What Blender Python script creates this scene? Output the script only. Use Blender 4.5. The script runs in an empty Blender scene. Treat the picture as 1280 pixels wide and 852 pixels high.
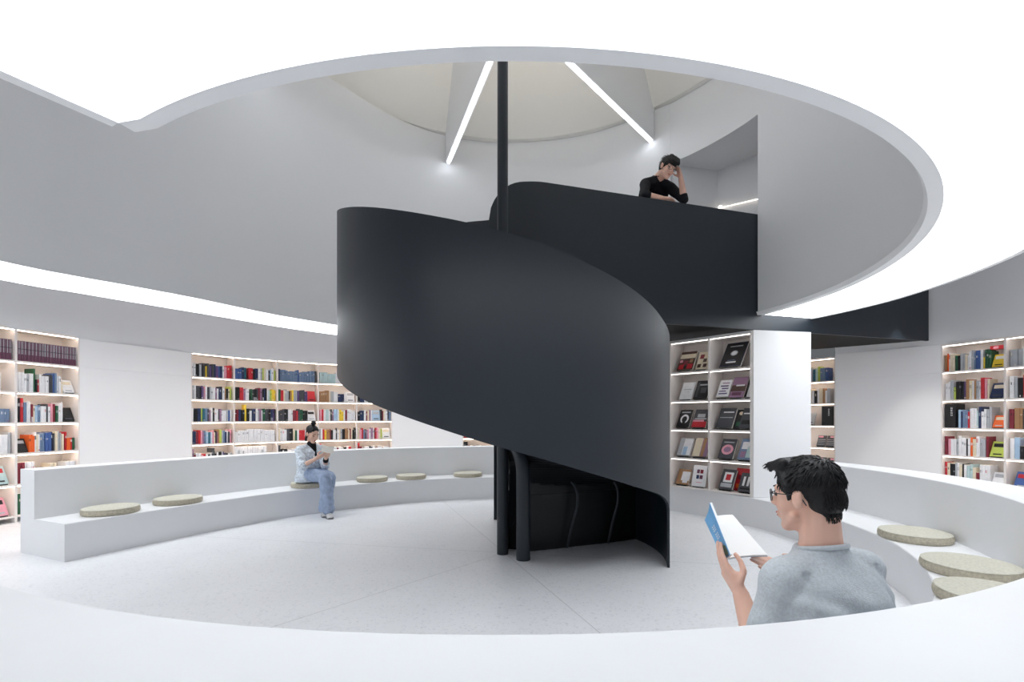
import bpy, bmesh, math, random
from mathutils import Vector, Matrix, Quaternion
from mathutils.geometry import tessellate_polygon
random.seed(7)
PI = math.pi
S = bpy.context.scene
COL = S.collection
V = Vector

# ------------------------------------------------------------------ camera model (17 mm shift lens, 1280x852 frame)
F, CX, HY, EYE = 604.0, 640.0, 521.0, 1.30
def P(x, y, z):
    """the point of height z seen at pixel (x, y) of the photograph"""
    d = F * (z - EYE) / (HY - y)
    return V(((x - CX) * d / F, d, z))
def Q(x, y, d):
    """the point at depth d seen at pixel (x, y)"""
    return V(((x - CX) * d / F, d, EYE + (HY - y) * d / F))

# ------------------------------------------------------------------ materials
def lin(c):
    return tuple((v / 12.92 if v <= 0.04045 else ((v + 0.055) / 1.055) ** 2.4) for v in c)
def rgb(r, g, b):
    return lin((r / 255, g / 255, b / 255))
MATS = {}
def mat(name, col, rough=0.5, spec=0.5, metal=0.0, bump=0.0, bscale=40.0, var=0.0, vscale=6.0, sss=0.0, emit=None, estr=0.0, coat=0.0):
    if name in MATS: return MATS[name]
    m = bpy.data.materials.new(name); m.use_nodes = True
    nt = m.node_tree; b = nt.nodes['Principled BSDF']
    b.inputs['Base Color'].default_value = (*col, 1)
    b.inputs['Roughness'].default_value = rough
    b.inputs['Metallic'].default_value = metal
    b.inputs['Specular IOR Level'].default_value = spec
    if coat: b.inputs['Coat Weight'].default_value = coat
    if sss:
        b.inputs['Subsurface Weight'].default_value = sss
        b.inputs['Subsurface Radius'].default_value = (0.02, 0.008, 0.005)
        b.inputs['Subsurface Scale'].default_value = 0.4
    if emit:
        b.inputs['Emission Color'].default_value = (*emit, 1)
        b.inputs['Emission Strength'].default_value = estr
    if bump or var:
        tc = nt.nodes.new('ShaderNodeTexCoord')
    if bump:
        n = nt.nodes.new('ShaderNodeTexNoise'); n.inputs['Scale'].default_value = bscale; n.inputs['Detail'].default_value = 4
        nt.links.new(tc.outputs['Object'], n.inputs['Vector'])
        bp = nt.nodes.new('ShaderNodeBump'); bp.inputs['Strength'].default_value = bump; bp.inputs['Distance'].default_value = 0.01
        nt.links.new(n.outputs['Fac'], bp.inputs['Height']); nt.links.new(bp.outputs['Normal'], b.inputs['Normal'])
    if var:
        n2 = nt.nodes.new('ShaderNodeTexNoise'); n2.inputs['Scale'].default_value = vscale; n2.inputs['Detail'].default_value = 5
        nt.links.new(tc.outputs['Object'], n2.inputs['Vector'])
        r = nt.nodes.new('ShaderNodeValToRGB')
        r.color_ramp.elements[0].position = 0.3; r.color_ramp.elements[1].position = 0.7
        r.color_ramp.elements[0].color = (*[max(0, c * (1 - var)) for c in col], 1)
        r.color_ramp.elements[1].color = (*[min(1, c * (1 + var)) for c in col], 1)
        nt.links.new(n2.outputs['Fac'], r.inputs['Fac']); nt.links.new(r.outputs['Color'], b.inputs['Base Color'])
    MATS[name] = m
    return m
def emitter(name, col, strength):
    m = bpy.data.materials.new(name); m.use_nodes = True
    nt = m.node_tree; nt.nodes.clear()
    e = nt.nodes.new('ShaderNodeEmission'); e.inputs['Color'].default_value = (*col, 1); e.inputs['Strength'].default_value = strength
    o = nt.nodes.new('ShaderNodeOutputMaterial'); nt.links.new(e.outputs[0], o.inputs['Surface'])
    MATS[name] = m
    return m

AX = V((-0.074, 4.634, 0))       # staircase axis
HC = V((0.0, 5.19, 0))           # centre of the round opening in the ceiling
ZC = 2.64                        # luminous ceiling height
M_WALL = mat('white_paint', rgb(230, 231, 233), 0.6, 0.3, bump=0.05, bscale=60)
M_BENCH = mat('bench_plaster', rgb(234, 235, 237), 0.5, 0.35, bump=0.06, bscale=25, var=0.012, vscale=3)
M_PANEL = mat('white_panel', rgb(242, 242, 243), 0.45, 0.4, bump=0.02, bscale=30)
M_SHELF = mat('shelf_white', rgb(236, 230, 226), 0.45, 0.4, bump=0.02, bscale=50)
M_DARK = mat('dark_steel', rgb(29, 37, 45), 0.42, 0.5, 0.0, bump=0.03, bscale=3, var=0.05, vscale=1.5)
M_DARK_SHADED = mat('dark_steel_shaded', rgb(17, 20, 24), 0.45, 0.4, bump=0.03, bscale=3)  # the stair steel again, with the shade under the flight put into its colour
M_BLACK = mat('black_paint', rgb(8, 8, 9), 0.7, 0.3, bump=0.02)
M_TRIM = mat('grey_trim', rgb(246, 247, 248), 0.4, 0.4, bump=0.02)
M_DOME = mat('dome_paint', rgb(240, 238, 232), 0.6, 0.3, bump=0.03)
M_LUM = emitter('luminous_membrane', (0.93, 0.965, 1.0), 5.2)
M_LED = emitter('led_cool', (0.90, 0.94, 1.0), 11.0)
M_WARM = emitter('led_warm', (1.0, 0.80, 0.64), 14.0)
M_WARMW = emitter('led_neutral', (1.0, 0.9, 0.82), 9.0)
def floor_material():
    m = bpy.data.materials.new('terrazzo'); m.use_nodes = True; nt = m.node_tree; b = nt.nodes['Principled BSDF']
    b.inputs['Roughness'].default_value = 0.42; b.inputs['Specular IOR Level'].default_value = 0.35
    tc = nt.nodes.new('ShaderNodeTexCoord')
    N = nt.nodes.new; L = nt.links.new
    def math_(op, a, c=None):
        n = N('ShaderNodeMath'); n.operation = op
        for i, v in enumerate((a, c)):
            if v is None: continue
            if isinstance(v, (int, float)): n.inputs[i].default_value = v
            else: L(v, n.inputs[i])
        return n.outputs[0]
    vo = N('ShaderNodeTexVoronoi'); vo.inputs['Scale'].default_value = 70; L(tc.outputs['Object'], vo.inputs['Vector'])
    r1 = N('ShaderNodeValToRGB'); e = r1.color_ramp.elements
    e[0].position = 0.0; e[0].color = (*rgb(222, 224, 228), 1); e[1].position = 0.30; e[1].color = (*rgb(240, 241, 244), 1)
    L(vo.outputs['Color'], r1.inputs['Fac'])
    no = N('ShaderNodeTexNoise'); no.inputs['Scale'].default_value = 2.2; no.inputs['Detail'].default_value = 6; L(tc.outputs['Object'], no.inputs['Vector'])
    mr = N('ShaderNodeMapRange'); mr.inputs['To Min'].default_value = 0.94; mr.inputs['To Max'].default_value = 1.04; L(no.outputs['Fac'], mr.inputs['Value'])
    sp = N('ShaderNodeTexNoise'); sp.inputs['Scale'].default_value = 160; L(tc.outputs['Object'], sp.inputs['Vector'])
    spr = N('ShaderNodeMapRange'); spr.inputs['From Min'].default_value = 0.30; spr.inputs['From Max'].default_value = 0.40
    spr.inputs['To Min'].default_value = 0.86; spr.inputs['To Max'].default_value = 1.0; L(sp.outputs['Fac'], spr.inputs['Value'])
    # six radial joints around the staircase
    se = N('ShaderNodeSeparateXYZ'); L(tc.outputs['Object'], se.inputs[0])
    dx = math_('SUBTRACT', se.outputs[0], AX.x); dy = math_('SUBTRACT', se.outputs[1], AX.y)
    ang = math_('ARCTAN2', dx, dy)
    a0 = math_('ADD', ang, -math.radians(160.7) + 8 * PI)
    md = math_('MODULO', a0, PI / 3)
    md2 = math_('MINIMUM', md, math_('SUBTRACT', PI / 3, md))
    rr = math_('SQRT', math_('ADD', math_('MULTIPLY', dx, dx), math_('MULTIPLY', dy, dy)))
    dist = math_('MULTIPLY', rr, math_('SINE', md2))
    jm = N('ShaderNodeMapRange'); jm.inputs['From Min'].default_value = 0.0022; jm.inputs['From Max'].default_value = 0.0042
    jm.inputs['To Min'].default_value = 0.72; jm.inputs['To Max'].default_value = 1.0; L(dist, jm.inputs['Value'])
    f = math_('MULTIPLY', math_('MULTIPLY', mr.outputs[0], spr.outputs[0]), jm.outputs[0])
    mx = N('ShaderNodeMix'); mx.data_type = 'RGBA'; mx.blend_type = 'MULTIPLY'; mx.inputs['Factor'].default_value = 1.0
    L(r1.outputs['Color'], mx.inputs['A']); L(f, mx.inputs['B'])
    L(mx.outputs['Result'], b.inputs['Base Color'])
    return m
M_FLOOR = floor_material()

# ------------------------------------------------------------------ object helpers
def link(o, parent=None):
    COL.objects.link(o)
    if parent is not None: o.parent = parent
    return o
def tag(o, label=None, cat=None, group=None, kind=None):
    if label: o['label'] = label
    if cat: o['category'] = cat
    if group: o['group'] = group
    if kind: o['kind'] = kind
    return o
def empty(name, loc, label=None, cat=None, group=None):
    o = bpy.data.objects.new(name, None); o.location = loc; o.empty_display_size = 0.1
    link(o); tag(o, label, cat, group); return o
def obj(name, bm, mats, parent=None, smooth=False, kind=None, recalc=True):
    """one mesh object; the mesh is given in world coordinates, whatever the parent"""
    if recalc: bmesh.ops.recalc_face_normals(bm, faces=bm.faces[:])
    me = bpy.data.meshes.new(name); bm.to_mesh(me); bm.free()
    if not isinstance(mats, (list, tuple)): mats = [mats]
    for m in mats: me.materials.append(m)
    if smooth:
        for p in me.polygons: p.use_smooth = True
    o = bpy.data.objects.new(name, me); link(o, parent)
    if parent is not None:
        root = parent; mtx = Matrix()
        chain = []
        while root is not None: chain.append(root); root = root.parent
        for r in reversed(chain): mtx = mtx @ r.matrix_parent_inverse @ Matrix.LocRotScale(r.location, r.rotation_euler, r.scale)
        o.matrix_parent_inverse = mtx.inverted()
    if kind: o['kind'] = kind
    return o
def struct(name, bm, m, smooth=False, parent=None):
    o = obj(name, bm, m, parent, smooth)
    if parent is None: o['kind'] = 'structure'
    return o
def autosmooth(o, deg=35):
    me = o.data
    for p in me.polygons: p.use_smooth = True
    me.set_sharp_from_angle(angle=math.radians(deg))
    return o

def box(bm, c, ax, ay, az, mi=0):
    """box from centre and three half-axis vectors"""
    vs = []
    for i in (-1, 1):
        for j in (-1, 1):
            for k in (-1, 1):
                vs.append(bm.verts.new(c + ax * i + ay * j + az * k))
    for q in ((0, 1, 3, 2), (4, 6, 7, 5), (0, 4, 5, 1), (2, 3, 7, 6), (0, 2, 6, 4), (1, 5, 7, 3)):
        f = bm.faces.new([vs[i] for i in q]); f.material_index = mi
    return vs
def bbox(bm, lo, hi, mi=0):
    lo, hi = V(lo), V(hi); c = (lo + hi) / 2; h = (hi - lo) / 2
    return box(bm, c, V((h.x, 0, 0)), V((0, h.y, 0)), V((0, 0, h.z)), mi)
def normals(path, side=1, closed=False):
    n = []
    for i in range(len(path)):
        a = path[(i - 1) % len(path)] if (closed or i > 0) else path[i]
        b = path[(i + 1) % len(path)] if (closed or i < len(path) - 1) else path[i]
        t = (b - a); t = V((t.x, t.y)).normalized()
        n.append(V((t.y, -t.x)) * side)
    return n
def sweep(bm, path, section, side=1, closed=False, mi=0):
    """loft a closed (offset, z) section along a plan path; section may be a function of the index"""
    path = [V((p[0], p[1])) for p in path]
    nr = normals(path, side, closed); rings = []
    for i, p in enumerate(path):
        sec = section(i) if callable(section) else section
        rings.append([bm.verts.new((p.x + nr[i].x * o, p.y + nr[i].y * o, z)) for o, z in sec])
    m = len(rings[0]); cnt = len(rings) if closed else len(rings) - 1
    for i in range(cnt):
        A, B = rings[i], rings[(i + 1) % len(rings)]
        for j in range(m):
            f = bm.faces.new((A[j], A[(j + 1) % m], B[(j + 1) % m], B[j])); f.material_index = mi
    if not closed:
        bm.faces.new(rings[0][::-1]).material_index = mi; bm.faces.new(rings[-1]).material_index = mi
def polyface(bm, pts, z, mi=0):
    vs = [bm.verts.new((p[0], p[1], z)) for p in pts]
    for t in tessellate_polygon([[V((p[0], p[1], 0)) for p in pts]]):
        try: bm.faces.new([vs[i] for i in t]).material_index = mi
        except ValueError: pass
def slab(bm, pts, z0, z1, mi=0):
    polyface(bm, pts, z0, mi); polyface(bm, pts, z1, mi)
    n = len(pts)
    for i in range(n):
        a, b = pts[i], pts[(i + 1) % n]
        bm.faces.new([bm.verts.new((a[0], a[1], z0)), bm.verts.new((b[0], b[1], z0)), bm.verts.new((b[0], b[1], z1)), bm.verts.new((a[0], a[1], z1))]).material_index = mi
def basis(d):
    d = V(d).normalized(); a = V((0, 0, 1)) if abs(d.z) < 0.9 else V((1, 0, 0))
    x = d.cross(a).normalized(); y = d.cross(x).normalized(); return x, y, d
def tube(bm, pts, r, seg=14, mi=0, caps=True):
    """round tube through 3-D points; r a number or one per point"""
    pts = [V(p) for p in pts]; rings = []
    x = None
    for i, p in enumerate(pts):
        d = (pts[min(i + 1, len(pts) - 1)] - pts[max(i - 1, 0)]).normalized()
        if x is None: x, y, _ = basis(d)
        else:
            x = (x - d * x.dot(d)).normalized(); y = d.cross(x)
        rr = r[i] if isinstance(r, (list, tuple)) else r
        rings.append([bm.verts.new(p + (x * math.cos(2 * PI * k / seg) + y * math.sin(2 * PI * k / seg)) * rr) for k in range(seg)])
    for i in range(len(rings) - 1):
        for k in range(seg):
            bm.faces.new((rings[i][k], rings[i][(k + 1) % seg], rings[i + 1][(k + 1) % seg], rings[i + 1][k])).material_index = mi
    if caps:
        bm.faces.new(rings[0][::-1]).material_index = mi; bm.faces.new(rings[-1]).material_index = mi
def pol(c, ang, r):
    a = math.radians(ang); return V((c.x + r * math.sin(a), c.y + r * math.cos(a)))
def interp(tab, x):
    if x <= tab[0][0]: return tab[0][1]
    for (a, b), (c, d) in zip(tab, tab[1:]):
        if x <= c:
            t = (x - a) / (c - a); return b + (d - b) * t
    return tab[-1][1]
def smooth_path(pts, n=8):
    """Catmull-Rom through plan points"""
    pts = [V((p[0], p[1])) for p in pts]; out = []
    for i in range(len(pts) - 1):
        p0 = pts[max(i - 1, 0)]; p1 = pts[i]; p2 = pts[i + 1]; p3 = pts[min(i + 2, len(pts) - 1)]
        for k in range(n):
            t = k / n
            out.append(0.5 * ((2 * p1) + (-p0 + p2) * t + (2 * p0 - 5 * p1 + 4 * p2 - p3) * t * t + (-p0 + 3 * p1 - 3 * p2 + p3) * t ** 3))
    out.append(pts[-1]); return out

# ------------------------------------------------------------------ floor
bm = bmesh.new()
slab(bm, [pol(HC, a, 9.0) for a in range(0, 360, 6)], -0.12, 0.0)
struct('floor', bm, M_FLOOR)

# ------------------------------------------------------------------ the ring bench
base_px = [(80.8, 702.3), (140, 689.6), (200, 677.4), (294, 658.6), (369, 644.9), (424, 637.7), (475, 631.6), (550, 625.4), (620, 622.8)]
front_tab = []
for x, y in base_px:
    p = P(x, y, 0) - AX
    front_tab.append((math.degrees(math.atan2(p.x, p.y)), math.hypot(p.x, p.y)))
front_tab += [(20, 3.11), (44, 3.08), (60, 3.11), (70, 3.12), (90, 3.12), (108, 3.135), (120, 3.12), (132, 3.10), (150, 3.05), (235, 3.02)]
depth_tab = [(-94, .52), (-60, .49), (-40, .47), (0, .45), (44, .42), (69, .46), (90, .47), (110, .47), (122, .475), (145, .48), (160, .455), (180, .44), (205, .45), (235, .46)]
thick_tab = [(-94, .25), (44, .25), (69, .29), (90, .36), (106, .40), (121, .40), (160, .38), (235, .38)]
back_tab = [(-94, .803), (20, .803), (70, .785), (235, .782)]
def smooth_tab(tab, a, w=5.0):
    return sum(interp(tab, a + k * w / 4) * g for k, g in ((-4, 1), (-3, 2), (-2, 3), (-1, 4), (0, 5), (1, 4), (2, 3), (3, 2), (4, 1))) / 25 if tab[0][0] + w < a < tab[-1][0] - w else interp(tab, a)
A0 = front_tab[0][0]
def bench_path(a0, a1, step=1.5):
    n = max(2, int(abs(a1 - a0) / step)); return [a0 + (a1 - a0) * i / n for i in range(n + 1)]
SEAT, BACK = 0.34, 0.803
bench = empty('ring_bench', (AX.x, AX.y, 0), 'white ring-shaped plaster bench with low backrest circling the dark spiral staircase', 'bench')
def bench_part(name, angs, sec):
    bm = bmesh.new()
    path = [pol(AX, a, smooth_tab(front_tab, a)) for a in angs]
    sweep(bm, path, lambda i: sec(angs[i]), side=-1)
    o = obj(name, bm, M_BENCH, bench); autosmooth(o, 30); return o
ch = 0.006
def sec_seat(a):
    w = smooth_tab(depth_tab, a)
    return [(0, 0), (0, SEAT - ch), (ch, SEAT), (w + .02, SEAT), (w + .02, 0)]
def sec_back(a):
    w = smooth_tab(depth_tab, a); t = smooth_tab(thick_tab, a); BACK = interp(back_tab, a)
    return [(w, 0), (w, BACK - ch), (w + ch, BACK), (w + t - ch, BACK), (w + t, BACK - ch), (w + t, 0)]
bench_part('seat', bench_path(A0, 196), sec_seat)
bench_part('backrest', bench_path(A0, 43), sec_back)
bench_part('backrest', bench_path(72, 235), sec_back)

# ------------------------------------------------------------------ round straw cushions
M_STRAW = mat('woven_straw', rgb(206, 203, 190), 0.85, 0.1, bump=0.5, bscale=160, var=0.10, vscale=70)
M_STRAW2 = mat('straw_edge', rgb(190, 183, 165), 0.9, 0.1, bump=0.6, bscale=120, var=0.16, vscale=60)
def cushion(px, py, r, label, th=0.062, rot=0.0):
    c = P(px, py, SEAT + th * 0.5); c.z = SEAT + 0.001
    q = V((c.x, c.y, 0)) - AX; ang = math.degrees(math.atan2(q.x, q.y)); rf = smooth_tab(front_tab, ang); w_ = smooth_tab(depth_tab, ang)
    lim = rf + w_ - r * 1.012 - .012
    if q.length > lim: q = q * (lim / q.length); c.x, c.y = AX.x + q.x, AX.y + q.y
    t = empty('straw_cushion', c, label, 'cushion', 'round straw seat cushions on the bench')
    bm = bmesh.new(); n = 48
    # woven top: concentric coils
    prof = []
    coils = 9
    for k in range(coils * 4 + 1):
        q = k / (coils * 4); rr = r * 0.985 * q
        prof.append((rr, th + 0.0022 * abs(math.sin(q * coils * PI)) - 0.004 * q ** 6 - 0.003 * (1 - q)))
    rings = []
    for rr, z in prof[1:]:
        rings.append([bm.verts.new((c.x + rr * math.cos(2 * PI * k / n), c.y + rr * math.sin(2 * PI * k / n), c.z + z)) for k in range(n)])
    ctr = bm.verts.new((c.x, c.y, c.z + prof[0][1]))
    for k in range(n): bm.faces.new((ctr, rings[0][k], rings[0][(k + 1) % n]))
    for a, b in zip(rings, rings[1:]):
        for k in range(n): bm.faces.new((a[k], b[k], b[(k + 1) % n], a[(k + 1) % n]))
    bottom = [bm.verts.new((v.co.x, v.co.y, c.z + th * 0.9)) for v in rings[-1]]
    for k in range(n): bm.faces.new((rings[-1][k], bottom[k], bottom[(k + 1) % n], rings[-1][(k + 1) % n]))
    bm.faces.new(bottom[::-1])
    obj('woven_top', bm, M_STRAW, t, True)
    bm = bmesh.new(); rings = []
    for j in range(9):
        q = j / 8; z = th * 0.93 * q
        rr = r * (0.965 + 0.04 * math.sin(q * PI) ** 0.6) + 0.0015 * math.sin(j * PI)
        rings.append([bm.verts.new((c.x + (rr + 0.0018 * math.sin(k * PI + j * PI)) * math.cos(2 * PI * k / 96), c.y + (rr + 0.0018 * math.sin(k * PI + j * PI)) * math.sin(2 * PI * k / 96), c.z + z)) for k in range(96)])
    for a, b in zip(rings, rings[1:]):
        for k in range(96): bm.faces.new((a[k], a[(k + 1) % 96], b[(k + 1) % 96], b[k]))
    bm.faces.new(rings[0][::-1]); bm.faces.new(rings[-1])
    obj('woven_side', bm, M_STRAW2, t, True)
cushion(131.5, 636.5, .235, 'round straw cushion nearest the cut end of the bench')
cushion(221.5, 624.5, .232, 'round straw cushion second from the cut end of the bench')
cushion(378, 603.6, .23, 'round straw cushion the woman in the blue jacket sits on')
cushion(457, 596.0, .225, 'round straw cushion on the bench just beyond the seated woman')
cushion(508, 592.8, .23, 'round straw cushion second beyond the seated woman, middle of three')
cushion(582.5, 589.8, .23, 'round straw cushion on the bench closest to the staircase post')
cushion(1150, 668.5, .235, 'round straw cushion farthest behind the man in the grey shirt')
cushion(1240, 711.5, .240, 'large round straw cushion, middle of the three beside the grey-shirted man')
cushion(1272, 751, .235, 'round straw cushion mostly hidden behind the bench rim beside the grey-shirted man')

# ------------------------------------------------------------------ outer walls, bookcase line
ZT = 2.38
def T(x, y): p = P(x, y, ZT); return V((p.x, p.y))
L_case = [V((-6.24, 5.24)), T(20.4, 411.5), T(100, 423)]
M_case = [T(239, 441), T(293, 446.6), T(347, 450.8), T(398, 454.4), V((-3.25, 10.12)), V((-2.58, 10.42))]
K_case = [V((-1.1, 10.72)), V((-0.45, 10.74))]
R_case = [T(1176, 430.5), T(1256, 420.7), V((6.84, 5.80))]
N_case = [V((5.30, 9.40)), T(1043.7, 445.4)]
D_case = [V((2.16, 6.62)), V((2.525, 6.20)), V((2.855, 5.765))]
R_pan = [T(1044, 443), T(1176, 430.5)]
def panel(name, path, zs, th=0.04, m=None):
    bm = bmesh.new()
    for z0, z1 in zs: sweep(bm, path, [(0, z0), (0, z1), (th, z1), (th, z0)], side=-1)
    return struct(name, bm, m or M_PANEL)
panel('wall_left', [L_case[-1], M_case[0]], [(0, 1.9875), (1.989, ZT)])
panel('wall_back', [M_case[-1], K_case[0]], [(0, 1.986), (1.99, ZT)])
panel('wall_right', R_pan, [(0, 1.957), (1.9585, ZT)])
panel('wall_behind_stairs', smooth_path([K_case[-1], (0.8, 10.6), (2.4, 10.2), (4.0, 9.9), N_case[0]], 5), [(0, 3.66)], m=M_PANEL)
upL = smooth_path([(-6.28, 3.6), L_case[0], L_case[1], L_case[2], M_case[0], M_case[2], M_case[4], K_case[0], K_case[1]], 6)
panel('wall_upper_left', upL, [(ZT, 3.66)], m=M_WALL)
upR = smooth_path([R_pan[0], R_pan[1], R_case[1], R_case[2], (6.95, 4.6), (6.9, 3.2)], 6)
panel('wall_upper_right', upR, [(ZT, 3.66)], m=M_WALL)
panel('wall_near', smooth_path([(6.9, 3.2), (6.5, 1.0), (5.2, -0.8), (3.0, -2.0), (0, -2.4), (-3.0, -2.0), (-5.2, -0.6), (-6.2, 1.4), (-6.28, 3.6)], 6), [(0, 3.66)])
panel('wall_right_near', smooth_path([R_case[2], (6.95, 4.6), (6.9, 3.2)], 4), [(0, ZT)])
panel('wall_left_near', smooth_path([(-6.28, 3.6), L_case[0]], 4), [(0, ZT)])

# ------------------------------------------------------------------ luminous ceiling
def arc(c, r, a0, a1, n=64): return [pol(c, a0 + (a1 - a0) * i / n, r) for i in range(n + 1)]
RH = 3.46
C_ = P(148, 150, ZC).xy; E_ = P(0, 84, ZC).xy
sdir = (E_ - C_).normalized()
SL_ = .62
S_ = C_ + sdir * SL_
inner_arc = arc(HC, RH, 71.2, 210.2, 90)[:-1] + [C_]
slot_edge = [C_ + sdir * (SL_ * k / 4) for k in range(5)]
outer_tab = [(70, 4.27), (85, 4.33), (108, 4.29), (122, 4.15), (140, 4.10), (215, 4.10)]
outer_arc = [pol(HC, a, interp(outer_tab, a)) for a in [71.2 + (209.2 - 71.2) * i / 70 for i in range(71)]]
b0, bd = V((1.93, 5.92)), V((4.27, 1.30)); bu = bd.normalized(); bn = V((-bu.y, bu.x))
def B(s, o=0.0): return b0 + bu * s + bn * o     # s metres along the bridge face, o metres behind it
inner_arc[0] = B((inner_arc[0] - b0).dot(bu), -.006); outer_arc[0] = B((outer_arc[0] - b0).dot(bu), -.006)
polyA = inner_arc + slot_edge[1:] + outer_arc[::-1]
inB = [P(x, y, ZC).xy for x, y in [(0, 325.9), (90, 344.1), (160, 356.6), (240, 371.6), (295, 383.2), (351.5, 394.6), (422, 406.4)]]
outB = [P(x, y, ZC).xy for x, y in [(0, 349.2), (90, 364.6), (160, 376.4), (240, 389.6), (295, 398.9), (351.5, 408.6), (422, 418.4)]]
inB_full = smooth_path([V((-5.35, 1.2)), V((-5.0, 2.5))] + inB + [pol(HC, -35, 3.30), pol(HC, -18, 3.40), pol(HC, 0, 3.42), pol(HC, 24, 3.42)], 6)
outB_full = smooth_path([V((-6.25, 1.1)), V((-5.75, 2.5))] + outB + [pol(HC, -30, 3.95), pol(HC, -14, 4.0), pol(HC, 0, 4.1), pol(HC, 24, 4.2)], 6)
polyB = inB_full + outB_full[::-1]
def luminous(name, poly):
    bm = bmesh.new(); slab(bm, poly, ZC + 0.004, ZC + 0.03, 1)
    bm.faces.ensure_lookup_table()
    polyface(bm, poly, ZC, 0)
    return struct(name, bm, [M_LUM, M_WALL])
luminous('ceiling_luminous', polyA)
luminous('ceiling_luminous_strip', polyB)
bm = bmesh.new()
wall_in = 0.075
trim_path = inner_arc[:-1] + [C_] + slot_edge[1:]
sweep(bm, inner_arc, [(0, ZC - .012), (0, ZC + .03), (wall_in + .02, ZC + .03), (wall_in, ZC - .012)], side=1)
sweep(bm, [C_ + (C_ - pol(HC, 205, RH)).normalized() * 0.0] + slot_edge[1:], [(-0.0, ZC - .012), (-0.0, ZC + .03), (wall_in * .8 + .02, ZC + .03), (wall_in * .8, ZC - .012)], side=1)
struct('trim_1', bm, M_TRIM)
bm = bmesh.new()
sweep(bm, outer_arc[:60], [(0, ZC - .008), (0, ZC + .35), (.045, ZC + .35), (.045, ZC - .008)], side=-1)
struct('trim_2', bm, M_TRIM)
# plain ceiling of the aisle outside the membrane, black over the passage behind the bridge
ZA = 3.62
def far(p, r=8.7): d = (p - HC.xy).normalized(); return HC.xy + d * r
bm = bmesh.new(); slab(bm, [far(p) for p in outB_full][::-1] + [p for p in outB_full], ZA, ZA + .08)
struct('ceiling_aisle_left', bm, M_WALL)
bm = bmesh.new(); slab(bm, [far(p, 8.9) for p in outer_arc][::-1] + [p for p in outer_arc], ZA, ZA + .08)
struct('ceiling_aisle_right', bm, M_WALL)
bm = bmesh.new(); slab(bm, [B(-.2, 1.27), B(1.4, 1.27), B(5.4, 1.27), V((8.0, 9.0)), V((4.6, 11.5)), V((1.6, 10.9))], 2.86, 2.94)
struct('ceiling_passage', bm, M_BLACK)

# ------------------------------------------------------------------ upper drum: wall, fins, dome
ZW, ZL = 6.18, 5.69
RW = RH - wall_in
drum = []
bm = bmesh.new()
partR = arc(HC, RW, 71.0, 208.6, 90)
sweep(bm, partR, [(0, ZC), (0, ZW), (-.10, ZW), (-.10, ZC)], side=1)
off = V((-sdir.y, sdir.x)); off = off if off.x < 0 else -off
slot_wall = [p + off * wall_in * .8 for p in slot_edge]
sweep(bm, [partR[-1]] + slot_wall, [(0, ZC), (0, ZW), (-.08, ZW), (-.08, ZC)], side=1)
struct('wall_drum_right', bm, M_WALL)
bm = bmesh.new()
drum_left = smooth_path([V((-5.35, 1.2)), V((-5.0, 2.5))] + inB + [pol(HC, -35, 3.30), pol(HC, -18, 3.40), pol(HC, 0, 3.42), pol(HC, 24, 3.42), pol(HC, 46.5, 3.40)], 6)
sweep(bm, drum_left, [(-.004, ZC - .002), (-.004, ZW), (.10, ZW), (.10, ZC + .031)], side=-1)
struct('wall_drum_left', bm, M_WALL)
bm = bmesh.new()
sweep(bm, [slot_wall[-1], V((-5.35, 1.2))], [(0, ZC), (0, ZW), (.08, ZW), (.08, ZC)], side=1)
struct('wall_drum_end', bm, M_WALL)
ZLINT = 5.25
bm = bmesh.new()
sweep(bm, arc(HC, 3.40, 46.0, 71.4, 20), [(0, ZLINT + .004), (0, ZW), (.10, ZW), (.10, ZLINT + .004)], side=-1)
struct('wall_drum_lintel', bm, M_WALL)
for o in ('wall_drum_right', 'wall_drum_left', 'wall_drum_lintel', 'wall_upper_left', 'wall_upper_right'): autosmooth(bpy.data.objects[o], 30)
# lid over the passage
bm = bmesh.new()
lid = [slot_wall[-1], V((-5.35, 1.2)), V((-5.0, 2.5))] + inB[:5] + arc(HC, 3.30, 282, 210, 16)
slab(bm, lid, ZW, ZW + .08)
struct('ceiling_lid', bm, M_WALL)
# conical dome
bm = bmesh.new(); prof = [(3.62, ZW), (3.44, ZW), (3.33, ZW + .02), (3.05, ZW + .42), (2.4, ZW + 1.30), (1.5, ZW + 2.3), (0.6, ZW + 2.9), (0.0, ZW + 3.0)]
rings = []
for r, z in prof[:-1]: rings.append([bm.verts.new((*pol(HC, a, r), z)) for a in range(0, 360, 4)])
top = bm.verts.new((HC.x, HC.y, prof[-1][1])); n = 90
for a, b in zip(rings, rings[1:]):
    for k in range(n): bm.faces.new((a[k], a[(k + 1) % n], b[(k + 1) % n], b[k]))
for k in range(n): bm.faces.new((rings[-1][k], rings[-1][(k + 1) % n], top))
o = struct('ceiling_dome', bm, M_DOME); autosmooth(o, 40)
# unseen warm light disc, added at the crown to brighten the dome
bm = bmesh.new(); tube(bm, [(HC.x, HC.y, ZW + 2.80), (HC.x, HC.y, ZW + 2.86)], .42, 40)
lt = obj('added_dome_light', bm, emitter('added_light_warm', (1.0, .95, .87), 15.0)); tag(lt, 'unseen warm light disc added at the crown of the dome above the staircase', 'lamp')
# unseen upward light added where the fins meet, to lift the dome's brightness
bm = bmesh.new(); tube(bm, [(HC.x, HC.y, ZL - .05), (HC.x, HC.y, ZL + .10)], .34, 40)
hub = obj('added_uplight', bm, M_WALL); tag(hub, 'unseen round white upward light added where the ceiling fins meet', 'lamp')
bm = bmesh.new(); tube(bm, [(HC.x, HC.y, ZL + .101), (HC.x, HC.y, ZL + .115)], .31, 40)
obj('added_light_disc', bm, emitter('added_light_up', (1.0, .95, .87), 75.0), hub)
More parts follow.
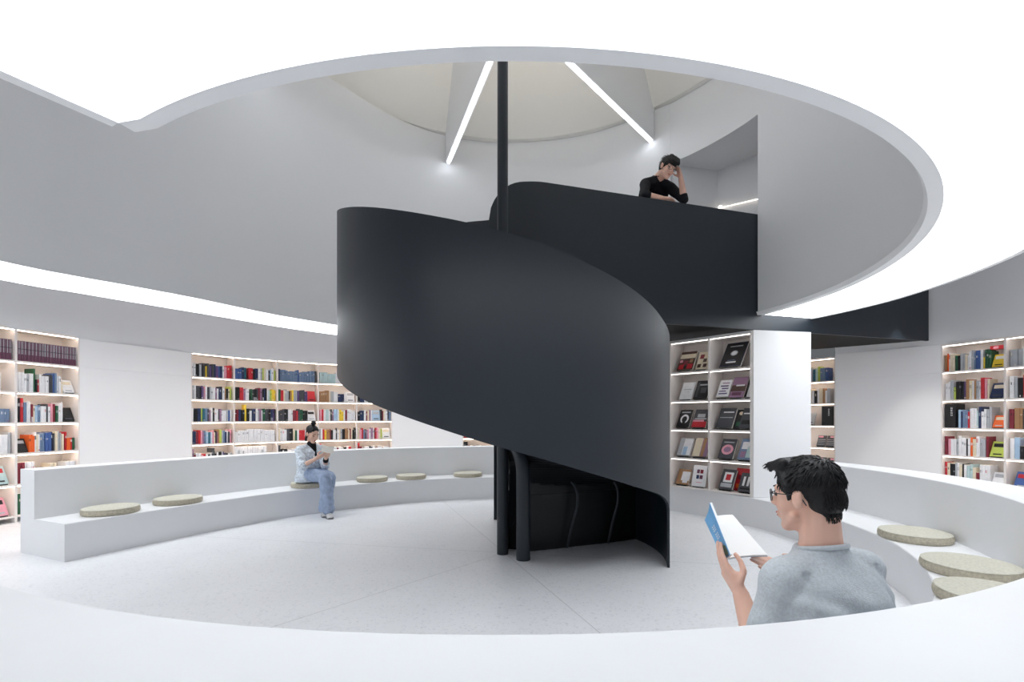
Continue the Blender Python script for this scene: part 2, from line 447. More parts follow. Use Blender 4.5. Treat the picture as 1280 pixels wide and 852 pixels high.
# recessed downlights over the aisle outside the ring
for a, r in ((-92, 5.35), (-80, 5.3), (-68, 5.2), (-56, 5.1), (-44, 5.0), (-30, 4.95), (-15, 4.95), (0, 5.0), (74, 5.9), (86, 5.7), (98, 5.6), (112, 5.6), (-106, 5.4)):
    p = pol(HC, a, r); ld = bpy.data.lights.new('downlight', 'SPOT'); ld.energy = 11 if a < 20 else 66; ld.spot_size = math.radians(78); ld.spot_blend = .6; ld.shadow_soft_size = .06
    ld.color = (1.0, .96, .92); lo = bpy.data.objects.new('downlight', ld); lo.location = (p.x, p.y, ZA - .03 if not 60 < a < 80 else 2.84); link(lo)
# six radial fins with a light line along each lower edge
for i in range(6):
    a = -19.2 + 60.7 * i if i < 2 else -19.2 + 60 * i
    d = (pol(HC, a, 1.0) - HC.xy); nn = V((d.y, -d.x))
    bm = bmesh.new(); th = 0.045
    out = []
    for s in (-1, 1):
        pts = [(0.345, ZL), (3.36, ZL), (3.36, ZW + .05), (3.05, ZW + .44), (2.4, ZW + 1.32), (1.5, ZW + 2.25), (0.6, ZW + 2.70), (0.345, ZW + 2.75)]
        out.append([bm.verts.new((HC.x + d.x * r + nn.x * th * s, HC.y + d.y * r + nn.y * th * s, z)) for r, z in pts])
    bm.faces.new(out[0]); bm.faces.new(out[1][::-1])
    m_ = len(out[0])
    for k in range(m_): bm.faces.new((out[0][k], out[0][(k + 1) % m_], out[1][(k + 1) % m_], out[1][k]))
    fin = struct('ceiling_fin', bm, M_WALL)
    bm = bmesh.new()
    p0 = V((HC.x + d.x * .36, HC.y + d.y * .36, ZL - .012)); p1 = V((HC.x + d.x * 3.33, HC.y + d.y * 3.33, ZL - .012))
    box(bm, (p0 + p1) / 2, (p1 - p0) / 2, V((nn.x, nn.y, 0)) * .017, V((0, 0, .010)))
    obj('led_line', bm, M_LED, fin)
# recess room behind the balcony
def wallseg(name, a, b, z0, z1, m=M_WALL, th=.05):
    bm = bmesh.new(); sweep(bm, [a, b], [(0, z0), (0, z1), (th, z1), (th, z0)], side=-1); return struct(name, bm, m)
rA, rB, rC, rD = V((2.53, 7.57)), V((3.30, 7.76)), V((3.72, 7.24)), V((3.30, 6.40))
wallseg('wall_recess_back', rA, rB, 3.001, ZLINT)
wallseg('wall_recess_side', rB, V((3.78, 7.17)), 3.001, ZLINT)
wallseg('wall_recess_end', V((3.78, 7.17)), pol(HC, 69.4, 3.50), 3.001, ZLINT)
bm = bmesh.new(); slab(bm, arc(HC, 3.402, 46.2, 71.2, 20) + [(4.0, 7.1), (3.3, 8.0), (2.45, 7.8)], ZLINT, ZLINT + .06)
struct('ceiling_recess', bm, M_WALL)
bm = bmesh.new()
p0 = V((3.315, 7.70, 4.63)); p1 = V((3.70, 7.22, 4.56))
tube(bm, [p0, p1], .006, 8)
bmesh.ops.create_icosphere(bm, subdivisions=2, radius=.03, matrix=Matrix.Translation(p0 + V((-.01, -.03, 0))))
lt = obj('wall_light', bm, emitter('led_warm_white', (1.0, .9, .8), 3.5)); tag(lt, 'small bright light line low in the recess behind the balcony', 'light')

# ------------------------------------------------------------------ bridge and balcony parapet
ZB, ZP, ZFL = 2.44, 3.945, 3.0
bridge = empty('bridge', (*B(1.5), ZB), 'dark steel balcony bridge running from the spiral staircase to the far wall', 'bridge')
s_end = 4.5
for p, q in zip(upR, upR[1:]):
    e = q - p; den = bu.x * e.y - bu.y * e.x
    if abs(den) > 1e-6:
        w_ = p - b0; s_ = (w_.x * e.y - w_.y * e.x) / den; t_ = (w_.x * bu.y - w_.y * bu.x) / den
        if 0 <= t_ <= 1 and s_ > 2: s_end = min(s_end, s_ - .004)
s_drum = (V((3.19, 6.30)) - b0).dot(bu)
bm = bmesh.new(); slab(bm, [B(-1.75, .06), B(-1.2, .037), B(s_end - .02, .037), B(s_end - .75, 1.25), B(-1.9, 1.15), B(-1.9, .45)], ZB + .01, ZFL)
obj('deck', bm, M_BLACK, bridge)
bm = bmesh.new(); slab(bm, [B(s_drum + .02, 0), B(s_drum + .12, 0), B(s_drum + .12, .03), B(s_drum + .02, .03)], ZB, 2.9)
slab(bm, [B(s_drum + .12, 0), B(s_end, 0), B(s_end - .012, .03), B(s_drum + .12, .03)], ZB, 3.60)
obj('edge_beam', bm, M_DARK, bridge)
# parapet: a sheet with a rounded free end that curls away from the hall
bm = bmesh.new()
plan = [B(-1.62 - .20 * (1 - math.cos(t)) - .0 - .62 * math.sin(t) * .62, .34 * (1 - math.cos(t))) for t in [PI / 2 * k / 14 for k in range(14, -1, -1)]]
plan += [B(-1.62 + (s_drum + 1.62 + .02) * k / 20) for k in range(1, 21)]
L = [0]
for p, q in zip(plan, plan[1:]): L.append(L[-1] + (q - p).length)
def ptop(l):
    R = .42
    if l >= R: return ZP
    return ZP - R + math.sqrt(max(0, R * R - (R - l) ** 2))
nr = normals(plan, -1); cols = []
for i, p in enumerate(plan):
    z1 = ptop(L[i]); q = p + nr[i] * .035
    cols.append([bm.verts.new((p.x, p.y, ZB)), bm.verts.new((p.x, p.y, z1)), bm.verts.new((q.x, q.y, z1)), bm.verts.new((q.x, q.y, ZB))])
for a, b in zip(cols, cols[1:]):
    for k in range(4): bm.faces.new((a[k], a[(k + 1) % 4], b[(k + 1) % 4], b[k]))
bm.faces.new(cols[0][::-1]); bm.faces.new(cols[-1])
autosmooth(obj('parapet', bm, M_DARK, bridge), 30)

# ------------------------------------------------------------------ spiral staircase
RS = 1.509
stair = empty('spiral_staircase', (AX.x, AX.y, 0), 'dark charcoal steel spiral staircase with a solid sweeping balustrade', 'staircase')
def hit(x, y, back=False):
    """angle about the axis and height where the ray of pixel (x, y) meets the balustrade cylinder"""
    k = (x - CX) / F; a = 1 + k * k; b = -2 * (AX.y + k * AX.x); c = AX.x ** 2 + AX.y ** 2 - RS ** 2
    D = max(0, b * b - 4 * a * c); d = (-b + (math.sqrt(D) if back else -math.sqrt(D))) / (2 * a)
    ang = math.degrees(math.atan2(k * d - AX.x, d - AX.y)) % 360
    return ang, EYE + (HY - y) * d / F
top_px = [(835, 411), (828.5, 399.6), (818, 385), (804, 371.5), (779.6, 353.6), (740.2, 332), (698.9, 312.3), (657.6, 297.3), (624, 288), (597.8, 281.3), (575.3, 276.0), (541.5, 269.6), (503.9, 263.3), (472, 259.3), (447.6, 258.2), (430, 259.6)]
bot_px = [(820, 616), (790, 606.7), (733.9, 589.8), (687, 575.7), (640, 563), (622, 558), (579, 544.9), (541.5, 532.7), (488.9, 513.9), (455, 499.8), (438, 489.5), (428, 481), (826, 618.5), (831.5, 622.6), (835, 628), (837, 637), (837.7, 652)]
top_tab = sorted(hit(*p) for p in top_px); bot_tab = sorted(hit(*p) for p in bot_px)
zb_hi = hit(588, 277.4, True)
a_hi = zb_hi[0] if zb_hi[0] > 180 else zb_hi[0] + 360
la, lz = top_tab[-1]
sl = (top_tab[-1][1] - top_tab[-4][1]) / (top_tab[-1][0] - top_tab[-4][0])
top_tab += [(la + 12, lz + .095), (a_hi, zb_hi[1]), (a_hi + 14, zb_hi[1] + .06)]
top_tab = [(-6, 1.02), (30, 1.32), (70, 1.70)] + top_tab
ba, bz = bot_tab[-1]
bot_tab += [(ba + 14, bz + .12), (a_hi, zb_hi[1] - 1.42), (a_hi + 14, zb_hi[1] - 1.36)]
A_END = a_hi + 10
def ztop(a): return smooth_tab(top_tab, a, 4.0)
A_FOOT = bot_tab[0][0]
def zbot(a):
    if a <= A_FOOT: return 0.0
    return smooth_tab(bot_tab, a, 4.0) if a > 135 else interp(bot_tab, a)
angs = []
a = -6.0
while a < A_END:
    angs.append(a); a += 0.25 if A_FOOT - 1 < a < 130 else 1.5
bm = bmesh.new(); cols = []
for a in angs:
    po, pi = pol(AX, a, RS), pol(AX, a, RS - .022)
    z0, z1 = zbot(a), ztop(a)
    cols.append([bm.verts.new((po.x, po.y, z0)), bm.verts.new((po.x, po.y, z1)), bm.verts.new((pi.x, pi.y, z1)), bm.verts.new((pi.x, pi.y, z0))])
for a_, b_ in zip(cols, cols[1:]):
    for k in range(4): bm.faces.new((a_[k], a_[(k + 1) % 4], b_[(k + 1) % 4], b_[k]))
bm.faces.new(cols[0][::-1]); bm.faces.new(cols[-1])
autosmooth(obj('balustrade', bm, M_DARK, stair), 30)
# centre pole
bm = bmesh.new(); pc = V(((628.3 - CX) * 4.60 / F, 4.60)); tube(bm, [(pc.x, pc.y, 0), (pc.x, pc.y, ZW + 2.6)], .051, 28)
autosmooth(obj('pole', bm, M_DARK, stair), 50)
bm = bmesh.new(); tube(bm, [(pc.x, pc.y, 0), (pc.x, pc.y, 1.25)], .054, 28)
autosmooth(obj('pole_sleeve', bm, M_DARK, stair), 50)
# steps, soffit
tread = [(2, .16), (70, .86), (109, top_tab[3][1] - .95 + .02)]
for a in (130, 150, 180, 210, 240, 270, 300, 330): tread.append((a, ztop(a) - .98))
tread.append((A_END + 8, ZFL - .0))
tread = sorted(tread)
nst = 18
def inv_tread(z):
    for (a, za), (b, zb) in zip(tread, tread[1:]):
        if za <= z <= zb: return a + (b - a) * (z - za) / (zb - za)
    return tread[-1][0]
zs = [.165 + (ZFL - .165) * k / nst for k in range(nst)]
for k, z in enumerate(zs):
    a0 = inv_tread(z) if k else 2.0; a1 = inv_tread(zs[k + 1]) if k < nst - 1 else A_END + 8
    a1 = max(a1, a0 + 8)
    bm = bmesh.new(); n = 6
    pts = [pol(AX, a0 + (a1 + 1.5 - a0) * i / n, RS - .03) for i in range(n + 1)] + [pol(AX, a1 + 1.5 - (a1 + 1.5 - a0) * i / n, .05) for i in range(n + 1)]
    slab(bm, pts, z - .045, z)
    r0 = [pol(AX, a0, .05), pol(AX, a0, RS - .03), pol(AX, a0 + .6, RS - .03), pol(AX, a0 + 3, .05)]
    slab(bm, r0, max(0, z - .17), z - .044)
    obj('step', bm, M_DARK, stair)
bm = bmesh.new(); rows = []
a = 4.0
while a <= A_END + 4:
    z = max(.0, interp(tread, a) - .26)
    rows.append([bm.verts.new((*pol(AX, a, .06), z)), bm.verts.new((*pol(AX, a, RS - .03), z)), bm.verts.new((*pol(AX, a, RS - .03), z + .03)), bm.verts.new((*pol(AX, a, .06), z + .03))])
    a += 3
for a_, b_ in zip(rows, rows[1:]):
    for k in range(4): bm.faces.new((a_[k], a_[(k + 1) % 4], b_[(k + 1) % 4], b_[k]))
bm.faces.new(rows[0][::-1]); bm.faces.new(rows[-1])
obj('soffit', bm, M_DARK_SHADED, stair, True)
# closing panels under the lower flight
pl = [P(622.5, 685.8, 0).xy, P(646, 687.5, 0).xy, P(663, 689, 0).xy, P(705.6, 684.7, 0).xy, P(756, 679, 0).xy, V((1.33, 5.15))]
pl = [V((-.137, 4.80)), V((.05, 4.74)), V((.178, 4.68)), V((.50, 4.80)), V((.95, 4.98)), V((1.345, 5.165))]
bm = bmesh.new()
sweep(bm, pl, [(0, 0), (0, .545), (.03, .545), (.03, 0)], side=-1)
obj('closing_panel', bm, M_DARK_SHADED, stair)
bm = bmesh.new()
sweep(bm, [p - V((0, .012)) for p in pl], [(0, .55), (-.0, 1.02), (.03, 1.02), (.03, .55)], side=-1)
obj('closing_panel', bm, M_DARK_SHADED, stair)
# newel tube that bends over to the pole and two bent ribs below the steps
base = P(654, 699, 0)
def arch(base, topz, target, r, name):
    bm = bmesh.new(); pts = [base]
    pts.append(V((base.x, base.y, topz - .28)))
    c0 = V((base.x, base.y, topz - .28)); c1 = V(target)
    for k in range(1, 11):
        t = k / 10; ctl = V((base.x, base.y, topz - .02))
        pts.append(c0 * (1 - t) ** 2 + ctl * 2 * t * (1 - t) + c1 * t * t)
    tube(bm, pts, r, 18); autosmooth(obj(name, bm, M_DARK, stair), 50)
arch(base, 1.05, (pc.x, pc.y, 1.16), .064, 'newel_tube')
for px, py, tx in ((706, 684, -.34), (757, 678.5, -.36)):
    b_ = P(px, py + 2, 0)
    q = b_ + V((.02, -.02, 0)); bm = bmesh.new()
    pts = [q + V((0, 0, .02)), q + V((.05, 0, .25)), q + V((.095, 0, .42)), q + V((.10, 0, .54)), q + V((.07, 0, .63)), q + V((-.01, 0, .71)), q + V((tx * .5, 0, .83))]
    cr = []
    for i in range(len(pts) - 1):
        p0, p1, p2, p3 = pts[max(i - 1, 0)], pts[i], pts[i + 1], pts[min(i + 2, len(pts) - 1)]
        for k in range(5):
            t = k / 5
            cr.append(0.5 * ((2 * p1) + (-p0 + p2) * t + (2 * p0 - 5 * p1 + 4 * p2 - p3) * t * t + (-p0 + 3 * p1 - 3 * p2 + p3) * t ** 3))
    tube(bm, cr + [pts[-1]], .014, 8)
    obj('rib', bm, M_DARK, stair)

# ------------------------------------------------------------------ bookcases
def case_path(pts): return [V((p[0], p[1])) for p in pts]
def bookcase(name, label, pts, rows, depth, warm, th=.022, led=True, plinth=0.0):
    """rows: shelf heights from the top board down to the bottom board (upper faces, the first is the underside of the top)"""
    pts = case_path(pts); mid = sum(pts, V((0, 0))) / len(pts)
    t = empty(name, (mid.x, mid.y, plinth), label, 'bookcase')
    bm = bmesh.new(); sweep(bm, pts, [(depth, rows[-1] - .03), (depth, rows[0] + .03), (depth + .02, rows[0] + .03), (depth + .02, rows[-1] - .03)], side=-1)
    obj('back_panel', bm, M_SHELF, t)
    nr = normals(pts, -1)
    for i, p in enumerate(pts):
        end = i in (0, len(pts) - 1); u = V((-nr[i].y, nr[i].x)); hw = .018 if end else .013
        bm = bmesh.new(); c = p + nr[i] * (depth / 2 + .001)
        z0, z1 = (0 if plinth == 0 else plinth), rows[0] + (.028 if end else 0)
        box(bm, V((c.x, c.y, (z0 + z1) / 2)), V((u.x, u.y, 0)) * hw, V((nr[i].x, nr[i].y, 0)) * (depth / 2 - .002), V((0, 0, (z1 - z0) / 2)))
        obj('side_panel' if end else 'divider', bm, M_SHELF, t)
    for k, z in enumerate(rows):
        z0, z1 = (z, z + .03) if k == 0 else (z - th, z)
        bm = bmesh.new(); sweep(bm, pts, [(.004, z0), (.004, z1), (depth, z1), (depth, z0)], side=-1)
        sh = obj('top_board' if k == 0 else 'shelf', bm, M_SHELF, t)
        if led and k < len(rows) - 1:
            bm = bmesh.new(); sweep(bm, pts, [(.012, z0 - .009), (.012, z0 - .001), (.024, z0 - .001), (.024, z0 - .009)], side=-1)
            obj('led_strip', bm, warm, sh)
    return t
rowsL = [2.38 - .382 * k for k in range(7)]; rowsL[-1] = .085
rowsM = [2.38 - .386 * k for k in range(6)] + [.12]
rowsR = [2.352, 1.973, 1.552, 1.141, .742, .34]
rowsN = [2.352, 1.955, 1.553, 1.15, .752, .35]
rowsD = [2.30, 1.905, 1.52, 1.14, .757, .372]
bookcase('bookcase', 'white lit bookcase beside the cut end of the bench', L_case, rowsL, .30, M_WARM)
bookcase('bookcase', 'wide white lit bookcase behind the woman in the blue jacket', M_case, rowsM, .30, M_WARM)
bookcase('bookcase', 'short white bookcase glimpsed under the staircase edge above the bench', K_case, rowsM, .30, M_WARM)
bookcase('bookcase', 'white lit bookcase beyond the bench behind the grey-shirted man', R_case, rowsR, .32, M_WARMW)
bookcase('bookcase', 'narrow white bookcase between the white pier and the plain white wall panel', N_case, rowsN, .30, M_WARM)
dc = bookcase('display_case', 'white display case of face-out books standing on the bench under the bridge', D_case, rowsD, .34, emitter('led_display', (1.0, .93, .87), 4.0), plinth=SEAT + .002)
# white end pier of the display case
bm = bmesh.new(); pa, pb = V((2.872, 5.742)), V((3.65, 5.90))
sweep(bm, [pa, pb], [(0, SEAT + .002), (0, 2.335), (.05, 2.335), (.05, SEAT + .002)], side=-1)
obj('end_pier', bm, M_PANEL, dc)
bm = bmesh.new(); sweep(bm, [D_case[0], D_case[1], D_case[2]], [(-.004, 2.335), (-.004, 2.305), (.34, 2.305), (.34, 2.335)], side=-1)
obj('cornice', bm, mat('cornice_grey', rgb(190, 190, 190), .5), dc)

# ------------------------------------------------------------------ books
CC = {'k': ('black', (30, 30, 33)), 'c': ('charcoal', (72, 74, 80)), 'n': ('navy blue', (44, 56, 92)), 'b': ('blue', (66, 96, 156)), 's': ('slate blue', (112, 134, 164)),
      'l': ('light blue', (168, 196, 222)), 'w': ('white', (232, 233, 236)), 'g': ('grey', (176, 180, 186)), 'e': ('cream', (226, 214, 190)), 't': ('tan', (168, 128, 92)),
      'r': ('red', (196, 46, 56)), 'm': ('maroon', (128, 44, 58)), 'p': ('pink', (228, 160, 176)), 'o': ('orange', (232, 104, 44)), 'y': ('yellow', (236, 204, 66)),
      'v': ('lime green', (184, 200, 92)), 'G': ('dark green', (42, 92, 66)), 'T': ('teal', (48, 104, 122)), 'P': ('purple', (92, 72, 120)), 'a': ('mauve', (150, 118, 146)),
      'u': ('plum', (104, 62, 84)), 'd': ('brown', (74, 52, 44)), 'f': ('pale turquoise', (186, 210, 212))}
CM = {}
def cm(k):
    if k not in CM: CM[k] = mat('cover_' + CC[k][0].replace(' ', '_'), rgb(*CC[k][1]), .45, .4, var=.06, vscale=18)
    return CM[k]
M_PAGE = mat('page_paper', rgb(238, 234, 224), .8, .1, bump=.1, bscale=200)
ORD = ['first', 'second', 'third', 'fourth', 'fifth', 'sixth', 'seventh', 'eighth', 'ninth', 'tenth', 'eleventh', 'twelfth', 'thirteenth', 'fourteenth', 'fifteenth', 'sixteenth',
       'seventeenth', 'eighteenth', 'nineteenth', 'twentieth', 'twenty-first', 'twenty-second', 'twenty-third', 'twenty-fourth', 'twenty-fifth', 'twenty-sixth', 'twenty-seventh', 'twenty-eighth', 'twenty-ninth', 'thirtieth', 'thirty-first', 'thirty-second']
COUNT = [0]
def spine_mesh(bm, fr, w, h, d, kc, band, mats):
    """a standing book: rounded spine, two boards, recessed page block, a title band; fr maps (s, o, z) to the world"""
    def idx(k):
        m = cm(k)
        if m not in mats: mats.append(m)
        return mats.index(m)
    if M_PAGE not in mats: mats.append(M_PAGE)
    c = idx(kc); pg = mats.index(M_PAGE)
    r = min(.006, w * .3)
    sec = [(-w / 2, .006), (-w / 2 + r, .0015), (0, 0), (w / 2 - r, .0015), (w / 2, .006), (w / 2, d), (w / 2 - .003, d), (w / 2 - .003, d * .96), (-w / 2 + .003, d * .96), (-w / 2 + .003, d), (-w / 2, d)]
    lo = [bm.verts.new(fr(s, o, 0)) for s, o in sec]; hi = [bm.verts.new(fr(s, o, h)) for s, o in sec]
    n = len(sec)
    for i in range(n):
        f = bm.faces.new((lo[i], lo[(i + 1) % n], hi[(i + 1) % n], hi[i])); f.material_index = pg if i == 7 else c
    bm.faces.new(lo[::-1]).material_index = c
    # top: page block sits a little below the boards
    f = bm.faces.new(hi); f.material_index = pg
    if band:
        k2, a, b = band; m2 = idx(k2)
        q = [bm.verts.new(fr(s, o - .0008, h * z)) for z in (a, b) for s, o in ((-w / 2 + .0006, .0058), (0, 0), (w / 2 - .0006, .0058))]
        bm.faces.new((q[0], q[1], q[4], q[3])).material_index = m2; bm.faces.new((q[1], q[2], q[5], q[4])).material_index = m2
def cover_mesh(bm, fr, w, h, th, kc, art, mats):
    """a face-out book; art = list of (u0, v0, u1, v1, colour) patches or ('o', u, v, ru, rv, colour) discs on its front"""
    def idx(k):
        m = cm(k) if isinstance(k, str) else k
        if m not in mats: mats.append(m)
        return mats.index(m)
    c = idx(kc)
    if M_PAGE not in mats: mats.append(M_PAGE)
    pg = mats.index(M_PAGE)
    def bx(s0, s1, o0, o1, z0, z1, mi):
        vs = [bm.verts.new(fr(s, o, z)) for s in (s0, s1) for o in (o0, o1) for z in (z0, z1)]
        for q in ((0, 1, 3, 2), (4, 6, 7, 5), (0, 4, 5, 1), (2, 3, 7, 6), (0, 2, 6, 4), (1, 5, 7, 3)): bm.faces.new([vs[i] for i in q]).material_index = mi
    bx(-w / 2, w / 2, 0, .003, 0, h, c); bx(-w / 2, w / 2, th - .003, th, 0, h, c); bx(-w / 2, -w / 2 + .003, .003, th - .003, 0, h, c)
    bx(-w / 2 + .003, w / 2 - .004, .003, th - .003, .004, h - .004, pg)
    for k, a in enumerate(art):
        e = -.0007 - .00025 * k
        if a[0] == 'o':
            _, u, v, ru, rv, kk = a[:6]
            vs = [bm.verts.new(fr(-w / 2 + w * (u + ru * math.cos(2 * PI * i / 20)), e, h * (v + rv * math.sin(2 * PI * i / 20)))) for i in range(20)]
        else:
            u0, v0, u1, v1, kk = a[:5]; sk = a[5] if len(a) > 5 else 0
            vs = [bm.verts.new(fr(-w / 2 + w * u, e, h * v)) for u, v in ((u0, v0), (u1, v0), (u1 + sk, v1), (u0 + sk, v1))]
        bm.faces.new(vs).material_index = idx(kk)
def frame_at(p, t, n, z, lean=0.0, yaw=0.0):
    """s along the shelf, o into it, z up; lean tips the top backwards about the foot"""
    cy, sy = math.cos(yaw), math.sin(yaw)
    T_ = V((t.x * cy + n.x * sy, t.y * cy + n.y * sy, 0)); N_ = V((n.x * cy - t.x * sy, n.y * cy - t.y * sy, 0))
    cl, sl_ = math.cos(lean), math.sin(lean)
    def fr(s, o, zz): return V((p.x, p.y, z)) + T_ * s + N_ * (o * cl + zz * sl_) + V((0, 0, zz * cl - o * sl_))
    return fr
STUFF = {'bm': bmesh.new(), 'mats': []}
def book_obj(bm, mats, label, group):
    o = obj('book', bm, mats, None); tag(o, label, 'book', group); COUNT[0] += 1; return o
M_STAND = mat('stand_black', rgb(22, 22, 24), .35, .5, bump=.02)
RANK = ['top', 'second', 'third', 'fourth', 'fifth', 'bottom']
def stand(p, t, n, z, w, th, lean, label, group):
    bm = bmesh.new(); fr = frame_at(p, t, n, z)
    def bx(s0, s1, o0, o1, z0, z1, ln=0):
        vs = [bm.verts.new(fr(s, o + math.tan(ln) * zz, zz)) for s in (s0, s1) for o in (o0, o1) for zz in (z0, z1)]
        for q in ((0, 1, 3, 2), (4, 6, 7, 5), (0, 4, 5, 1), (2, 3, 7, 6), (0, 2, 6, 4), (1, 5, 7, 3)): bm.faces.new([vs[i] for i in q])
    bx(-w / 2, w / 2, -.008, .085, 0.0005, .006); bx(-w / 2, w / 2, -.008, -.004, .006, .014)
    bx(-w * .3, w * .3, th + .012, th + .016, .006, .13, lean)
    o = obj('book_stand', bm, M_STAND); tag(o, label, 'book stand', group)
def faceout(p, t, n, z, w, h, th, kc, art, label, group, lean=.36, yaw=0.0, standlabel=None, mesh=None):
    mats = []; bm = bmesh.new()
    zz = z + (.0075 if standlabel else .001) + th * math.sin(lean)
    cover_mesh(bm, frame_at(p, t, n, zz, lean, yaw), w, h, th, kc, art, mats)
    book_obj(bm, mats, label, group)
    if standlabel:
        cy, sy = math.cos(yaw), math.sin(yaw)
        stand(p, V((t.x * cy + n.x * sy, t.y * cy + n.y * sy)), V((n.x * cy - t.x * sy, n.y * cy - t.y * sy)), z, w * .8, th / math.cos(lean), lean, standlabel, 'black book stands on the shelves')
ARTN = {}
def fill_shelf(p0, p1, z, height, spec, where, group, depth=.19, seed=0, individual=True, minh=.56, maxh=.76, setback=.035, wref=None, fronts=None):
    """spec tokens: 'k3' three black spines; '_2' a gap; '@w' a face-out white book; suffix ^ tall, . short, = lying flat, | with a white foot tab"""
    rng = random.Random(seed); t = (p1 - p0); Ltot = t.length; t = t.normalized(); n = V((-t.y, t.x))
    if (n.dot((p0 + p1) / 2 - HC.xy)) < 0: n = -n
    items = []
    for tok in spec.split():
        mod = ''
        while tok[-1] in '^.=|': mod += tok[-1]; tok = tok[:-1]
        if tok[0] == '_': items.append(('gap', None, float(tok[1:] or 1) * .03, mod)); continue
        if tok[0] == '@': items.append(('face', tok[1], .155, mod)); continue
        for _ in range(int(tok[1:] or 1)): items.append(('spine', tok[0], rng.choice((.020, .024, .028, .032, .038)), mod))
    usable = Ltot - .05
    tot = sum(i[2] for i in items); sc = usable / tot if tot > usable or True else 1
    sc = min(1.5, max(.5, sc))
    x = .025; num = 0; lastc = None; hh = None; lastset = None
    for kind, k, w, mod in items:
        w *= sc
        if kind == 'gap': x += w; continue
        num += 1; p = p0 + t * (x + w / 2)
        if kind == 'face':
            bw = min(.165, w * .92); bh = min(height * .72, bw * 1.42)
            art = (fronts or {}).get(num) or [(.12, .62, .88, .86, rng.choice('wekgr')), (.2, .12, .8, .2, rng.choice('wkgc'))]
            pp = p + n * .05
            lab = f'face-out {CC[k][0]} book, {ORD[num-1]} along the {where}'
            faceout(pp, t, n, z, bw, bh, .02, k, art, lab, group, lean=.42, standlabel=f'black stand of {CC[k][0]} book, {ORD[num-1]} along {where}' if individual else None)
            x += w; continue
        same = (k == lastc); lastc = k
        h = height * rng.uniform(minh, maxh)
        if same and rng.random() < .7 and hh: h = hh
        hh = h
        if '^' in mod: h = height * .84
        if '.' in mod: h = height * .46
        band = None; rr = rng.random()
        if rr < .42:
            a = rng.uniform(.55, .7); band = (rng.choice('wekcg') if k not in 'w' else rng.choice('kcrngT'), a, a + rng.uniform(.05, .2))
        elif rr < .55: band = (rng.choice('wwgre'), .06, .14)
        if '|' in mod: band = ('w', .02, .30)
        d = depth * rng.uniform(.8, 1.05); sb = setback + rng.uniform(0, .02)
        if k == 'u': band = ('g', .34, .98); h = height * .7; d = .16; sb = .03
        fr = frame_at(p + n * sb, t, n, z + .0006)
        if individual:
            bm = bmesh.new(); mats = []
            spine_mesh(bm, fr, w * .955, h, d, k, band, mats)
            if k == 'u':
                if cm('k') not in mats: mats.append(cm('k'))
                q = [bm.verts.new(fr(s, -.0016, h * zz)) for s, zz in ((-w * .47, .58), (w * .47, .58), (w * .47, .605), (-w * .47, .605))]
                bm.faces.new(q).material_index = mats.index(cm('k'))
            size = 'tall ' if h > height * .8 else ('low ' if h < height * .5 else '')
            lab = f'{size}{CC[k][0]} book spine, {ORD[num-1]} along the {where}'
            book_obj(bm, mats, lab, group)
        else:
            spine_mesh(STUFF['bm'], fr, w * .955, h, d, k, band, STUFF['mats'])
        x += w
def shelves(pts, rows, specs, names, casename, indiv=lambda b, r: True, **kw):
    for b, (p0, p1) in enumerate(zip(pts, pts[1:])):
        for r, spec in enumerate(specs[b]):
            if not spec: continue
            where = f'{RANK[r] if r < len(rows) - 2 or r == 0 else "bottom"} shelf, {names[b]}'
            fill_shelf(V((p0[0], p0[1])), V((p1[0], p1[1])), rows[r + 1], rows[r] - rows[r + 1] - .022, spec, where, f'books on the {RANK[min(r,5)]} shelf of the {casename}', seed=b * 31 + r * 7 + len(casename), individual=indiv(b, r), **kw)
# bookcase beside the cut bench end (outer bay, inner bay)
L_vis = [L_case[0] + (L_case[1] - L_case[0]) * .66, L_case[1], L_case[2]]
shelves(L_vis, rowsL, [
    ['u6', 'w3', 's5.', 'd2 k1. w2 g1', '@f', '@p'],
    ['u20', 'w4 g1 w2 G1^ k1. r1. w4 c2 b1 s1 w2 e1. @w', 'k2^ r1^ s1 w2 m1| e1 l1 s1 w2 c1 w1 p1 m1 G1 w2 @k', '@k o3 w1 e1 w1 s2 b2 n1 c1 e1 g2 e1 _1 r1 o2. r1. G1.',
     'm3 w3 n1. t1. r2. G1. e2 w2. _1 w3', 'G2 g2 c1 T1 _15']],
    ['outer bay by the bench end', 'bay by the bench end'], 'bookcase by the bench end', maxh=.74)
